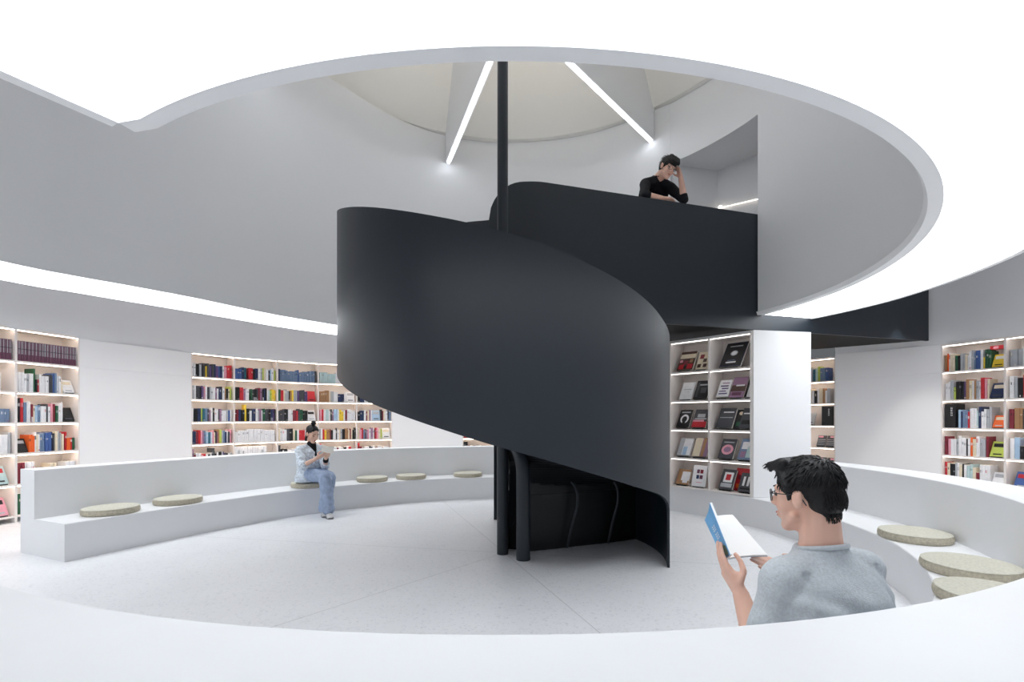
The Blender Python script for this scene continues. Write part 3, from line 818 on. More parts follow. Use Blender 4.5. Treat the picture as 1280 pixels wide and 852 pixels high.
# wide bookcase behind the woman (five bays)
shelves(M_case, rowsM, [
    ['w2 k2 g1 k1 c1 y1 c1 P1 c1 n1 P1 b1 n1 w1 p1 r2', 'g2 w1 c2 k1 P1 a1 p1 w1 c1 g1 w2 a1 w1 n1 k1 w1 t1 k1 e1 v1', 'w1 k2 n2 v1 T1 s1 c1 a1 w1 k1 w2 c1 a1 w3 g1 b1 w1', 'k1 n2 m1 r1 p1 a1 s1 l1 T1 l1 w1 p1 e1 k1 a1 t1 v1 g1 s1 n1 w1 c1 p1', 'a1^ m1 w2 p1 r1 w1 k1 w1 c2^ k1 w1 k2 g1 P1 c1 k1 w1 g1', ''],
    ['b3 n1 T1 _1 r2 k1 n2 w1 g1 v1 e1 w1 k1 l1 w1 v1', 'k2 r2 a1 w2 _1 G1 c1 k2| c1 m1 a1 k1| n1 k1 w1 f1 v1 y2', 'm2 n1 k2 y1^ k2 w1 n2 w1 g1 a1 w1 G1 c2 k1 n1| P1 k1', 'w16', 'w12^', ''],
    ['n1 s9 b1 s8 c1', 'G1 r2 e1 g2 k1 t1 y1 g2 P1 c3 P2 @r', 'c3 k2 w3 m2 r1 c1 G2 k3 @w', 'e1 w3 c1 k2 e1 G1 w1 r3 w3', 'c1^ k1 w1 k1 w4 g1 w2', ''],
    ['f8 w6', 't5 e1 g2 w2 n4. w1 @w', 'p1 r1 w1 f2 w1 c1 a1 l2 w1 y2 w1 m1 w4', 'g1 w1 r1 y1 t2 m1 k1 w2 c1 w1 e1 g1 k2 t2 e1 m1 e1 k2', 'r1^ m1 k1 w2 c1 w2 m1 w2 g1 k1 w1 r1', ''],
    ['w3 g2 w4 k1 n2 r1 w3', 'k1 n2 w2 m1 e1 w3 g1 k1 b2 w1', 'k1 n2 w1 m1 e1 a1 w1 @l k1 m1 e1 w2 k1 s1', 'e1 p1 r1 s1 c1 a1 p1 w1 a1 w1 m1 r1 p1 e1 v1 @w', 'r1^ m1 k1 w2 c1 n1 w1 m1 w2 k1 w3', '']],
    ['first bay behind the woman', 'second bay behind the woman', 'third bay behind the woman', 'fourth bay behind the woman', 'fifth bay behind the woman'], 'bookcase behind the woman',
    indiv=lambda b, r: False, maxh=.66, minh=.52)
shelves(K_case, rowsM, [['', '', 'w6', 'r2 w3 k2 m1 w4 n1', 'k2^ m1 w1 n2 k1 P1 w2 m2 w2', '']], ['short bay by the staircase'], 'bookcase under the staircase edge', indiv=lambda b, r: False, maxh=.62, minh=.5)
# bookcase beyond the bench on the far side of the man
R_vis = [R_case[0], R_case[1], R_case[1] + (R_case[2] - R_case[1]) * .52]
shelves(R_vis, rowsR, [
    ['t1 o1 w1 e2 G1 k1 g2 e1 w2 g1 s1 b2 w1 y1. G3 @y', 'w2 g1 v1. k3 P1 t1 e1 w1 t1 g1 w1 r1 p1 e1 @n', '_6 l1 n1 s2 r1 w3 f1 n1 w2 g2 @o', 'm1 p1 w2 g1 w3 k1 w1 o1 e1 w2 g2 m1 @v', 'r1 e1 k2 g1 w1 e1 k1 w1 f2 e1 m1. w4 @w'],
    ['g3 w1 l1 w1 o1', 'w1 g1 k1 r1 w1 e1 y1', 'm1 t2 c2 k1', 'w1 l1 k1. r1 c1 k1', '@b k1 a1']],
    ['bay beside the plain panel', 'outer bay behind the man'], 'bookcase behind the man', maxh=.78, minh=.60, fronts=None)
# narrow bookcase beyond the white pier
shelves(N_case, rowsN, [['w1 g1 c1 w1 g1 k1 c1 e1 f1 T1 f1 v1 g1 T1 f1 v1 s1 s1 b1', 'w3 k1 g1 w1 c1 w2 m1 t1 e1 w1 k1 w1 e1 t1 w1 g1', 'k2 c1 k1. g3. s1. @g _9', '_17 @c @c', '_17 @c @c']],
    ['narrow bay beyond the pier'], 'narrow bookcase', maxh=.74, minh=.6, fronts={1: [(.05, .80, .6, .95, 'p')] + [(.05, .1 + .16 * i, .95, .17 + .16 * i, 'g', .0) for i in range(4)], 2: [(.3, .80, .9, .95, 'p')] + [(.05, .1 + .16 * i, .95, .17 + .16 * i, 'g', .0) for i in range(4)]})
# large black boxed volumes with white upright lettering
def glyphs(bm, fr, s, z0, z1, size, o, mi):
    """a column of small brush-like square characters made of strokes"""
    rng = random.Random(int(z0 * 999)); z = z1
    while z - size >= z0:
        for kx in range(3):
            zz = z - size * (.15 + .33 * kx)
            for a, b, c_, d_ in ((-.45, .45, zz - size * .05, zz + size * .05),):
                q = [bm.verts.new(fr(s + u * size, o, v)) for u, v in ((a, c_), (b, c_), (b, d_), (a, d_))]; bm.faces.new(q).material_index = mi
        for u in (-.3, .28 if rng.random() < .6 else 0):
            q = [bm.verts.new(fr(s + uu * size, o, v)) for uu, v in ((u - .06, z - size * .92), (u + .06, z - size * .92), (u + .06, z - size * .05), (u - .06, z - size * .05))]; bm.faces.new(q).material_index = mi
        z -= size * 1.2
def black_box_book(p, t, n, z, w, h, d, label, group, gs, gz):
    bm = bmesh.new(); mats = [cm('k'), M_PAGE, cm('w')]
    fr = frame_at(p, t, n, z + .0006)
    spine_mesh(bm, fr, w, h, d, 'k', None, mats)
    glyphs(bm, fr, gs, gz[0], gz[1], .028, -.0012 if abs(gs) < w * .2 else .0035, mats.index(cm('w')))
    book_obj(bm, mats, label, group)
pr0, pr1 = R_case[0], R_case[1]; tr = (pr1 - pr0).normalized(); nr_ = V((-tr.y, tr.x)); nr_ = nr_ if nr_.dot(pr0 - HC.xy) > 0 else -nr_
black_box_book(pr0 + tr * .098 + nr_ * .03, tr, nr_, rowsR[3], .135, .352, .22, 'big black boxed book with white upright lettering, third shelf beside the plain panel', 'books on the third shelf of the bookcase behind the man', .022, (.17, .30))
pn0, pn1 = V(N_case[0]), V(N_case[1]); tn = (pn1 - pn0).normalized(); nn_ = V((-tn.y, tn.x)); nn_ = nn_ if nn_.dot(pn0 - HC.xy) > 0 else -nn_
black_box_book(pn1 - tn * .14 + nn_ * .03, tn, nn_, rowsN[3], .20, .345, .2, 'big black boxed book with white lettering in the narrow bookcase beyond the pier', 'books on the third shelf of the narrow bookcase', .025, (.17, .30))
# one more row: a red gift book lying on top at the end of the first right shelf
faceout(pr1 - tr * .125 + nr_ * .12, tr, nr_, rowsR[1] + .26, .19, .055, .10, 'r', [(.2, .2, .5, .8, 'p')], 'red book lying on the yellow face-out book, top shelf beside the plain panel', 'books on the top shelf of the bookcase behind the man', lean=0)
# rest of the far spines: one mass
if len(STUFF['bm'].verts):
    o = obj('book_rows', STUFF['bm'], STUFF['mats']); o['kind'] = 'stuff'; tag(o, 'rows of small mixed book spines on the lower and farther shelves behind the woman', 'books')

# ---- display case: face-out books
def disp(bay, row, s, w, h, th, k, art, desc, lean=.52, yaw=0.0, back=.045, st=True):
    h *= 1.10; w *= 1.06
    p0, p1 = D_case[bay], D_case[bay + 1]; t = (p1 - p0).normalized(); n = V((-t.y, t.x)); n = n if n.dot(p0 - HC.xy) > 0 else -n
    p = p0 + t * s + n * back
    where = f'{RANK[row] if row < 4 else "bottom"} shelf of the display case'
    faceout(p, t, n, rowsD[row + 1], w, h, th, k, art, f'{desc}, {where}', 'face-out books in the display case', lean, yaw, f'black stand under the {desc}' if st else None)
flor = [(.0, .62, 1, .86, 'e', .0), (.08, .05, .4, .3, 'r'), (.6, .05, .95, .32, 'r'), (.3, .3, .62, .5, 'm'), (.05, .4, .25, .55, 'p'), (.7, .38, .9, .56, 't'), (.4, .08, .58, .22, 'k')]
disp(0, 0, .19, .21, .27, .045, 'd', flor, 'cream and red flower-patterned book')
disp(0, 0, .425, .15, .25, .03, 'e', [(.1, .1, .4, .3, 'd'), (.5, .4, .8, .6, 'd'), (.15, .6, .5, .85, 'm'), (.6, .1, .9, .3, 'd')], 'cream book with brown blots')
disp(1, 0, .25, .26, .35, .035, 'n', [(.02, .02, .98, .98, 'k'), ('o', .5, .55, .17, .11, 'g'), ('o', .5, .55, .12, .08, 'w'), (.2, .82, .8, .86, 'g'), (.25, .14, .72, .2, 'w'), (.3, .24, .65, .26, 's')], 'large dark navy book with a pale moon disc', lean=.60)
disp(0, 1, .20, .17, .245, .02, 'w', [(.2, .55, .8, .6, 'g'), (.3, .42, .7, .44, 'g')], 'plain white book')
disp(0, 1, .41, .18, .255, .03, 'k', [(.2, .72, .8, .8, 'g'), (.1, .08, .25, .9, 'c'), (.4, .3, .8, .6, 'c')], 'black book with grey title')
disp(1, 1, .15, .15, .225, .06, 'w', [(.15, .15, .85, .22, 'P'), (.15, .3, .7, .36, 'P'), (.3, .45, .85, .52, 'P'), (.15, .6, .8, .68, 'P'), (.25, .78, .85, .84, 'a')], 'white book with purple block lettering')
disp(1, 1, .33, .17, .27, .03, 'a', [(.0, .3, 1, .6, 'd'), (.3, .55, .9, .62, 'w'), (.15, .1, .8, .25, 'u')], 'glossy brown-mauve book')
disp(1, 1, .475, .10, .29, .03, 'w', [(.0, .0, .25, 1, 'k'), (.5, .4, .9, .7, 'p')], 'white book with a black spine strip', back=.07)
disp(0, 2, .16, .17, .245, .03, 'k', [('o', .5, .48, .33, .26, 'w'), ('o', .5, .46, .2, .17, 'k'), (.38, .2, .62, .42, 'k'), (.15, .82, .85, .9, 'g')], 'black book with a white horseshoe ring')
disp(0, 2, .385, .18, .25, .03, 'c', [(.0, .02, 1, .32, 'r'), (.0, .32, .8, .42, 'p'), (.25, .55, .8, .75, 'g'), (.1, .46, .95, .5, 'w')], 'charcoal and red glossy book')
disp(1, 2, .17, .20, .26, .035, 'c', [(.1, .5, .9, .54, 'g'), (.25, .76, .9, .82, 'w')], 'plain charcoal glossy book')
disp(1, 2, .335, .11, .24, .03, 'k', [(.2, .1, .8, .35, 'G'), ('o', .5, .8, .25, .1, 'e')], 'narrow black book with a small pale circle', back=.08)
disp(1, 2, .45, .16, .26, .03, 'c', [(.1, .7, .95, .76, 'w'), (.1, .2, .9, .4, 'k')], 'charcoal book by the pier')
disp(0, 3, .17, .18, .24, .04, 'g', [(.35, .02, .98, .95, 'w', .0), (.4, .03, .7, .5, 'l')], 'grey and white book')
disp(0, 3, .40, .19, .245, .04, 'a', [(.0, .0, .5, 1, 'e'), (.55, .0, .75, 1, 't')], 'tan and beige book')
disp(1, 3, .19, .18, .25, .035, 'c', [('o', .5, .45, .4, .26, 'p'), ('o', .5, .45, .25, .14, 'a'), (.15, .8, .85, .85, 'g')], 'charcoal book with a pink ring')
disp(1, 3, .44, .17, .26, .035, 's', [(.1, .5, .6, .85, 'w'), (.5, .1, .95, .6, 'f'), (.1, .1, .45, .4, 'a')], 'blue and pale green book by the pier')
disp(0, 4, .15, .17, .20, .03, 't', [(.35, .25, 1, .85, 'w'), (.5, .1, .9, .3, 'w')], 'kraft brown book with a white patch')
disp(0, 4, .385, .18, .26, .02, 'w', [(.28, .62, .48, .8, 'u'), (.52, .62, .74, .8, 'm'), (.28, .36, .48, .54, 'n'), (.52, .36, .74, .54, 'u'), (.3, .18, .72, .21, 'p')], 'white book with four small dark photographs', lean=.3)
disp(1, 4, .19, .17, .25, .03, 'c', [(.2, .35, .85, .85, 'w'), (.35, .45, .7, .75, 'r'), (.1, .1, .9, .3, 'g')], 'grey book with a white and red blot')
disp(1, 4, .335, .16, .26, .03, 'r', [(.1, .1, .9, .3, 'o'), (.2, .5, .8, .7, 'm')], 'red book behind the others', back=.15, st=False, lean=.3)
disp(1, 4, .445, .17, .225, .03, 'c', [(.2, .3, .35, .8, 'w'), (.5, .3, .65, .8, 'w'), (.1, .1, .9, .2, 'k')], 'charcoal book with two pale figures', back=.04)
print('BOOKS', COUNT[0])

# ------------------------------------------------------------------ people
def sphere_pts(n=16, m=10):
    out = []
    for j in range(1, m):
        th = PI * j / m
        out.append([(math.sin(th) * math.cos(2 * PI * i / n), math.sin(th) * math.sin(2 * PI * i / n), math.cos(th)) for i in range(n)])
    return out
def add_rings(bm, rings, a, b):
    """close a stack of vertex rings with two pole points"""
    n = len(rings[0]); va = bm.verts.new(a); vb = bm.verts.new(b)
    for k in range(n): bm.faces.new((va, rings[0][k], rings[0][(k + 1) % n])); bm.faces.new((vb, rings[-1][(k + 1) % n], rings[-1][k]))
    for p, q in zip(rings, rings[1:]):
        for k in range(n): bm.faces.new((p[k], q[k], q[(k + 1) % n], p[(k + 1) % n]))
def ell(bm, c, ax, ay, az):
    rings = [[bm.verts.new(c + ax * x + ay * y + az * z) for x, y, z in ring] for ring in sphere_pts()]
    add_rings(bm, rings, c + az, c - az)
def cap(bm, p0, p1, r0, r1, flat=False):
    p0, p1 = V(p0), V(p1); x, y, d = basis(p1 - p0); n = 14; rings = []
    prof = []
    if not flat: prof += [(p0 - d * r0 * math.cos(t), r0 * math.sin(t)) for t in (PI / 8, PI / 4, 3 * PI / 8)]
    prof += [(p0, r0), (p0.lerp(p1, .5), (r0 + r1) / 2), (p1, r1)]
    if not flat: prof += [(p1 + d * r1 * math.cos(t), r1 * math.sin(t)) for t in (3 * PI / 8, PI / 4, PI / 8)]
    for c, r in prof: rings.append([bm.verts.new(c + (x * math.cos(2 * PI * k / n) + y * math.sin(2 * PI * k / n)) * r) for k in range(n)])
    e0 = p0 - d * (0 if flat else r0); e1 = p1 + d * (0 if flat else r1)
    add_rings(bm, rings, e0, e1)
def loft(bm, secs):
    """secs: (centre, half-width vector, half-depth vector)"""
    n = 28; rings = []
    for c, w_, d_ in secs:
        ring = []
        for k in range(n):
            t = 2 * PI * k / n; cx, sx = math.cos(t), math.sin(t)
            e = .86
            ring.append(bm.verts.new(c + w_ * (math.copysign(abs(cx) ** e, cx)) + d_ * (math.copysign(abs(sx) ** e, sx))))
        rings.append(ring)
    add_rings(bm, rings, secs[0][0], secs[-1][0])
def chain(bm, pts, rs):
    for (a, b), (r, q) in zip(zip(pts, pts[1:]), zip(rs, rs[1:])): cap(bm, a, b, r, q)
def fuse(name, bm, m, parent, voxel, smooth=6, factor=.5, post=None, noise=None):
    """one continuous skin over overlapping shapes"""
    bmesh.ops.recalc_face_normals(bm, faces=bm.faces[:])
    me = bpy.data.meshes.new(name + '_raw'); bm.to_mesh(me); bm.free()
    o = bpy.data.objects.new(name + '_raw', me); COL.objects.link(o)
    md = o.modifiers.new('r', 'REMESH'); md.mode = 'VOXEL'; md.voxel_size = voxel; md.use_smooth_shade = True
    sm = o.modifiers.new('s', 'SMOOTH'); sm.iterations = smooth; sm.factor = factor
    dg = bpy.context.evaluated_depsgraph_get(); dg.update()
    new = bpy.data.meshes.new_from_object(o.evaluated_get(dg))
    bpy.data.objects.remove(o); bpy.data.meshes.remove(me)
    bm = bmesh.new(); bm.from_mesh(new); bpy.data.meshes.remove(new)
    if noise:
        for v in bm.verts: v.co += v.normal * noise(v.co)
    if post: post(bm)
    for f in bm.faces: f.smooth = True
    r = obj(name, bm, m, parent, True, recalc=False)
    return r
def orth(x, n):
    x = V(x).normalized(); n = V(n); n = (n - x * n.dot(x)).normalized(); return x, n
def hand(bm, W, x, n, left, curls, thumb, s=1.0, spread=.06):
    """W wrist, x towards the fingers, n out of the palm; curls = per finger three bends in degrees; thumb = three directions in (x, y, n)"""
    x, n = orth(x, n); y = n.cross(x) if left else x.cross(n)
    kn = {}
    for off, rr in ((.024, .0135), (.008, .0145), (-.009, .014), (-.025, .012)):
        cap(bm, W + y * off * .55 * s, W + (x * .083 + y * off) * s, .0165 * s, rr * s)
    cap(bm, W + (x * .012 + y * .010 + n * .004) * s, W + (x * .055 + y * .026 + n * .006) * s, .017 * s, .015 * s)
    tips = []
    for i, (off, ls, fwd) in enumerate(((.027, (.040, .025, .020), .084), (.009, (.045, .028, .021), .088), (-.0095, (.041, .026, .020), .084), (-.027, (.032, .021, .018), .076))):
        p = W + (x * fwd + y * off) * s; a = 0; r = (.0092, .0093, .0088, .0078)[i] * s
        d0 = (x + y * (off / .027) * spread).normalized()
        for l, c in zip(ls, curls[i]):
            a += math.radians(c); d = d0 * math.cos(a) + n * math.sin(a); q = p + d * l * s
            cap(bm, p, q, r, r * .92); p = q; r *= .92
        tips.append(p)
    p = W + (x * .028 + y * .028 + n * .006) * s; r = .0125 * s
    for l, d in zip((.040, .033, .026), thumb):
        d = (x * d[0] + y * d[1] + n * d[2]).normalized(); q = p + d * l * s
        cap(bm, p, q, r, r * .86); p = q; r *= .86
    return tips, p
class Head:
    def __init__(self, c, f, u, s=1.0):
        self.c = V(c); self.f = V(f).normalized(); u = V(u); self.u = (u - self.f * u.dot(self.f)).normalized(); self.r = self.f.cross(self.u); self.s = s
    def p(self, a, b, c): return self.c + (self.f * a + self.r * b + self.u * c) * self.s
    def v(self, a, b, c): return (self.f * a + self.r * b + self.u * c) * self.s
    def e(self, bm, c, ax): ell(bm, self.p(*c), self.v(ax[0], 0, 0), self.v(0, ax[1], 0), self.v(0, 0, ax[2]))
    def k(self, bm, a, b, r0, r1): cap(bm, self.p(*a), self.p(*b), r0 * self.s, r1 * self.s)
    def skin(self, bm, neck, rn=.056, slim=1.0):
        self.e(bm, (-.012, 0, .026), (.092, .074, .086)); self.e(bm, (.030, 0, .002), (.060, .064 * slim, .078)); self.e(bm, (.028, 0, -.056), (.058, .055 * slim, .052))
        self.e(bm, (.064, 0, -.099), (.024, .027, .021)); self.e(bm, (.040, 0, -.086), (.044, .040 * slim, .030))
        for y in (-1, 1):
            self.e(bm, (.050, .034 * y, -.030), (.032, .028, .034)); self.e(bm, (.093, .011 * y, -.031), (.011, .009, .008))
            self.e(bm, (-.004, .076 * y, -.008), (.018, .0085, .031)); self.k(bm, (-.015, .082 * y, .014), (-.017, .083 * y, -.012), .0065, .006); self.k(bm, (-.012, .074 * y, -.03), (-.002, .076 * y, -.034), .007, .006)
            self.k(bm, (.078, .012 * y, .026), (.070, .046 * y, .024), .010, .009)
            self.k(bm, (.02, .056 * y, -.062), (.066, .018 * y, -.104), .013, .012)
        self.k(bm, (.086, 0, .014), (.105, 0, -.024), .008, .0125); self.e(bm, (.107, 0, -.028), (.010, .011, .009))
        self.e(bm, (.088, 0, -.058), (.011, .022, .0065)); self.e(bm, (.086, 0, -.071), (.010, .019, .0075))
        cap(bm, self.p(-.030, 0, -.045), neck, rn * self.s, (rn + .006) * self.s)
    def face(self, parent, lips=True):
        bm = bmesh.new()
        for y in (-1, 1): self.e(bm, (.074, .031 * y, .003), (.012, .014, .0075))
        obj('eye', bm, M_EYE, parent, True)
        bm = bmesh.new()
        for y in (-1, 1): self.k(bm, (.088, .014 * y, .030), (.079, .046 * y, .031), .0032, .0022)
        obj('eyebrow', bm, M_HAIR, parent, True)
        bm = bmesh.new(); self.e(bm, (.0925, 0, -.059), (.008, .019, .0042)); self.e(bm, (.0905, 0, -.068), (.008, .016, .0048)); obj('mouth', bm, M_LIP, parent, True)
    def glasses(self, parent):
        g = None
        bm = bmesh.new()
        for y in (-1, 1):
            loop = [self.p(.107 - .021 * (math.cos(t) + 1) / 2 , .034 * y + y * .0245 * math.copysign(abs(math.cos(t)) ** .8, math.cos(t)), .0 + .0190 * math.copysign(abs(math.sin(t)) ** .8, math.sin(t))) for t in [2 * PI * k / 24 for k in range(25)]]
            tube(bm, loop, .0016 * self.s, 6, caps=False)
            tube(bm, [self.p(.087, .058 * y, .009), self.p(.082, .070 * y, .010), self.p(.03, .076 * y, .008), self.p(-.004, .079 * y, .010), self.p(-.02, .080 * y, -.004), self.p(-.03, .078 * y, -.024)], .0017 * self.s, 6)
        tube(bm, [self.p(.104, -.010, .004), self.p(.108, 0, .008), self.p(.104, .010, .004)], .0017 * self.s, 6)
        g = obj('glasses', bm, M_FRAME, parent, True)
        bm = bmesh.new()
        for y in (-1, 1):
            vs = [bm.verts.new(self.p(.107 - .021 * (math.cos(2 * PI * k / 20) + 1) / 2, .034 * y + y * .0235 * math.cos(2 * PI * k / 20), .018 * math.sin(2 * PI * k / 20))) for k in range(20)]; bm.faces.new(vs)
        obj('lens', bm, M_LENS, g)
    def strands(self, bm, n, base, whorl, length, rng, lift=.18, umin=-.05, face=True):
        """short tapered locks lying along the scalp"""
        for _ in range(n):
            th = rng.uniform(0, 2 * PI); z = rng.uniform(-1, 1); q = math.sqrt(1 - z * z)
            d = V((q * math.cos(th), q * math.sin(th), z)); (cx, cy, cz), (ax, ay, az) = base
            p = V((cx + d.x * ax, cy + d.y * ay, cz + d.z * az))
            if p.z < umin or (p.x > .055 and p.z < .070) or (p.x > .0 and p.z < .03): continue
            nn = V((d.x / ax, d.y / ay, d.z / az)).normalized(); fl = p - V(whorl); fl = (fl - nn * fl.dot(nn))
            if fl.length < .004: continue
            fl = (fl.normalized() + V((rng.gauss(0, .22), rng.gauss(0, .22), rng.gauss(0, .22)))); fl = (fl - nn * fl.dot(nn)).normalized()
            L_ = length * rng.uniform(.6, 1.15); mid = p + fl * L_ * .55 + nn * L_ * lift; tip = p + fl * L_ + nn * L_ * lift * rng.uniform(.2, 1.2)
            pw = [self.p(*(p - nn * .004)), self.p(*mid), self.p(*tip)]
            tube(bm, pw, [.0024 * self.s, .0017 * self.s, .0002 * self.s], 4, caps=False)
M_SKIN = mat('skin', rgb(228, 184, 164), .5, .35, sss=.12, bump=.03, bscale=90, var=.04, vscale=14)
M_SKIN2 = mat('skin_fair', rgb(222, 182, 162), .5, .35, sss=.12, var=.04, vscale=14)
M_HAIR = mat('black_hair', rgb(17, 16, 18), .55, .4, bump=.2, bscale=120)
M_LIP = mat('lips', rgb(190, 120, 112), .5, .3, bump=.02)
M_EYE = mat('eye_dark', rgb(60, 50, 48), .3, .5, bump=.01)
M_FRAME = mat('glasses_frame', rgb(28, 30, 36), .3, .5, bump=.01)
M_TEE = mat('heather_grey_jersey', rgb(196, 202, 207), .85, .15, bump=.25, bscale=260, var=.10, vscale=130)
M_TEE_RIB = mat('grey_rib', rgb(198, 204, 209), .85, .15, bump=.4, bscale=300, var=.05, vscale=90)
M_TROUS = mat('dark_trousers', rgb(58, 60, 66), .8, .2, bump=.2, bscale=120)
M_SHOE = mat('shoe_white', rgb(222, 222, 222), .5, .3, bump=.1)
M_DENIM = mat('washed_denim', rgb(160, 176, 203), .85, .15, bump=.3, bscale=120, var=.16, vscale=18)
M_JACKET = mat('washed_blue_cotton', rgb(206, 215, 225), .85, .15, bump=.35, bscale=60, var=.32, vscale=34)
M_COLLAR = mat('pale_collar', rgb(226, 230, 234), .8, .15, bump=.1)
M_KNIT = mat('black_knit', rgb(24, 24, 28), .8, .2, bump=.3, bscale=150)
M_SHIRT = mat('black_shirt', rgb(22, 23, 30), .75, .25, bump=.2, bscale=90)
M_SOLE = mat('grey_sole', rgb(120, 122, 126), .6, .3, bump=.1)
def lens_mat():
    m = bpy.data.materials.new('clear_lens'); m.use_nodes = True; nt = m.node_tree; nt.nodes.clear()
    a = nt.nodes.new('ShaderNodeBsdfTransparent'); g = nt.nodes.new('ShaderNodeBsdfGlossy'); g.inputs['Roughness'].default_value = .02
    x = nt.nodes.new('ShaderNodeMixShader'); x.inputs[0].default_value = .10; o = nt.nodes.new('ShaderNodeOutputMaterial')
    nt.links.new(a.outputs[0], x.inputs[1]); nt.links.new(g.outputs[0], x.inputs[2]); nt.links.new(x.outputs[0], o.inputs['Surface']); return m
M_LENS = lens_mat()
def shoe(parent, heel, toe, s=1.0, m=None):
    heel, toe = V(heel), V(toe); d = V((toe.x - heel.x, toe.y - heel.y, 0)).normalized(); r = V((d.y, -d.x, 0)); bm = bmesh.new()
    L_ = (toe - heel).length; up = V((0, 0, 1)); g = heel.copy()
    secs = []
    for q, w_, h in ((-.06, .020, .05), (0, .034, .085), (.25, .037, .092), (.5, .040, .070), (.75, .045, .050), (.93, .040, .038), (1.06, .018, .028)):
        c = heel + (toe - heel) * q + up * h * .5; secs.append((c, r * w_ * s, up * h * .5))
    loft(bm, secs); sh = obj('shoe', bm, m or M_SHOE, parent, True)
    bm = bmesh.new(); pts = []
    for t in [2 * PI * k / 24 for k in range(24)]:
        q = .5 - .60 * math.cos(t); w_ = .047 * abs(math.sin(t)) ** .7 * math.copysign(1, math.sin(t)); p = heel + (toe - heel) * q + r * w_ * s; pts.append((p.x, p.y))
    slab(bm, pts, heel.z + .001, heel.z + .022); obj('sole', bm, M_SOLE, sh)
    bm = bmesh.new()
    for q in (.32, .42, .52): 
        c = heel + (toe - heel) * q; tube(bm, [c + r * .028 + up * .062, c + up * (.098 - .05 * (q - .25)), c - r * .028 + up * .062], .004, 6)
    obj('laces', bm, M_SOLE, sh)

# ---- the man on the near part of the bench
FB = V((-.30, .954, 0)).normalized(); RB = V((FB.y, -FB.x, 0)); UP = V((0, 0, 1))
N = V((.949, 1.47, .905))
man = empty('person', (N.x, N.y, SEAT), 'man in grey t-shirt and glasses seated by the bench rim reading a blue book', 'person')
hd = Head((.917, 1.502, 1.058), (-.57, .81, -.09), (-.02, .02, 1), .97)
SLs, SRs = N - RB * .160 + UP * -.084, N + RB * .160 + UP * -.084
EL, ER = V((.742, 1.430, .570)), V((1.115, 1.60, .58))
WL, WR = V((.737, 1.556, .730)), V((.990, 1.680, .742))
hp = N - FB * .025; hp.z = .455
def torso_secs(g=0.0):
    def at(f, z): p = N + FB * f; p.z = z; return p
    return [(at(-.025, .362), RB * (.165 + g), FB * (.112 + g)), (at(-.025, .43), RB * (.175 + g), FB * (.118 + g)), (at(-.03, .52), RB * (.158 + g), FB * (.106 + g)),
            (at(-.028, .62), RB * (.160 + g), FB * (.110 + g)), (at(-.025, .70), RB * (.184 + g), FB * (.114 + g)), (at(-.015, .77), RB * (.189 + g), FB * (.106 + g)),
            (at(-.004, .825), RB * (.164 + g), FB * (.088 + g)), (at(.002, .862), RB * (.115 + g * .8), FB * (.070 + g * .7)), (at(.008, .888), RB * (.078 + g * .5), FB * (.062 + g * .5)), (at(.010, .906), RB * (.060 + g), FB * (.058 + g))]
bm = bmesh.new()
loft(bm, torso_secs()); hd.skin(bm, N + FB * .008 - UP * .02, .056)
chain(bm, [N - RB * .10 - UP * .075, SLs, EL], [.050, .052, .038]); chain(bm, [N + RB * .10 - UP * .075, SRs, ER], [.050, .052, .038])

chain(bm, [EL, EL.lerp(WL, .3), WL], [.038, .040, .0255]); chain(bm, [ER, ER.lerp(WR, .3), WR], [.038, .040, .0255])
# the open book he holds
SB, ST_ = V((.7330, 1.672, .8060)), V((.7280, 1.822, .912))
RBt = V((.874, 1.655, .823)); LBt = V((.712, 1.575, .852)); RT, LT = RBt + (ST_ - SB) * .97 + V((-.045, .006, .004)), LBt + (ST_ - SB) + V((.0, 0, .036))
tl, tp = hand(bm, WL, V((-.31, .60, .74)), V((.90, .12, .30)), True, [(8, 10, 8), (8, 10, 8), (8, 12, 10), (10, 14, 12)], [(.75, .45, .80), (.97, .05, .25), (.98, -.05, -.05)], .98)
tr_, tq = hand(bm, WR, V((-.90, .06, .42)), V((-.22, -.55, .80)), False, [(-6, 4, 4), (-6, 4, 4), (-6, 4, 4), (-4, 6, 6)], [(.30, .10, 1.0), (.75, -.35, .55), (.98, -.25, -.10)], .98)
for sgn in (-1, 1):
    hip = hp + RB * .092 * sgn; kn = hip + FB * .42 - UP * .035; an = V((kn.x, kn.y, .10)) + FB * .02
    chain(bm, [hip, kn, an], [.078, .052, .042]); cap(bm, an, V((an.x, an.y, .045)) + FB * .12, .038, .03)
body = fuse('body', bm, M_SKIN, man, .0048, 5, .5)
hd.face(man)
hd.glasses(man)
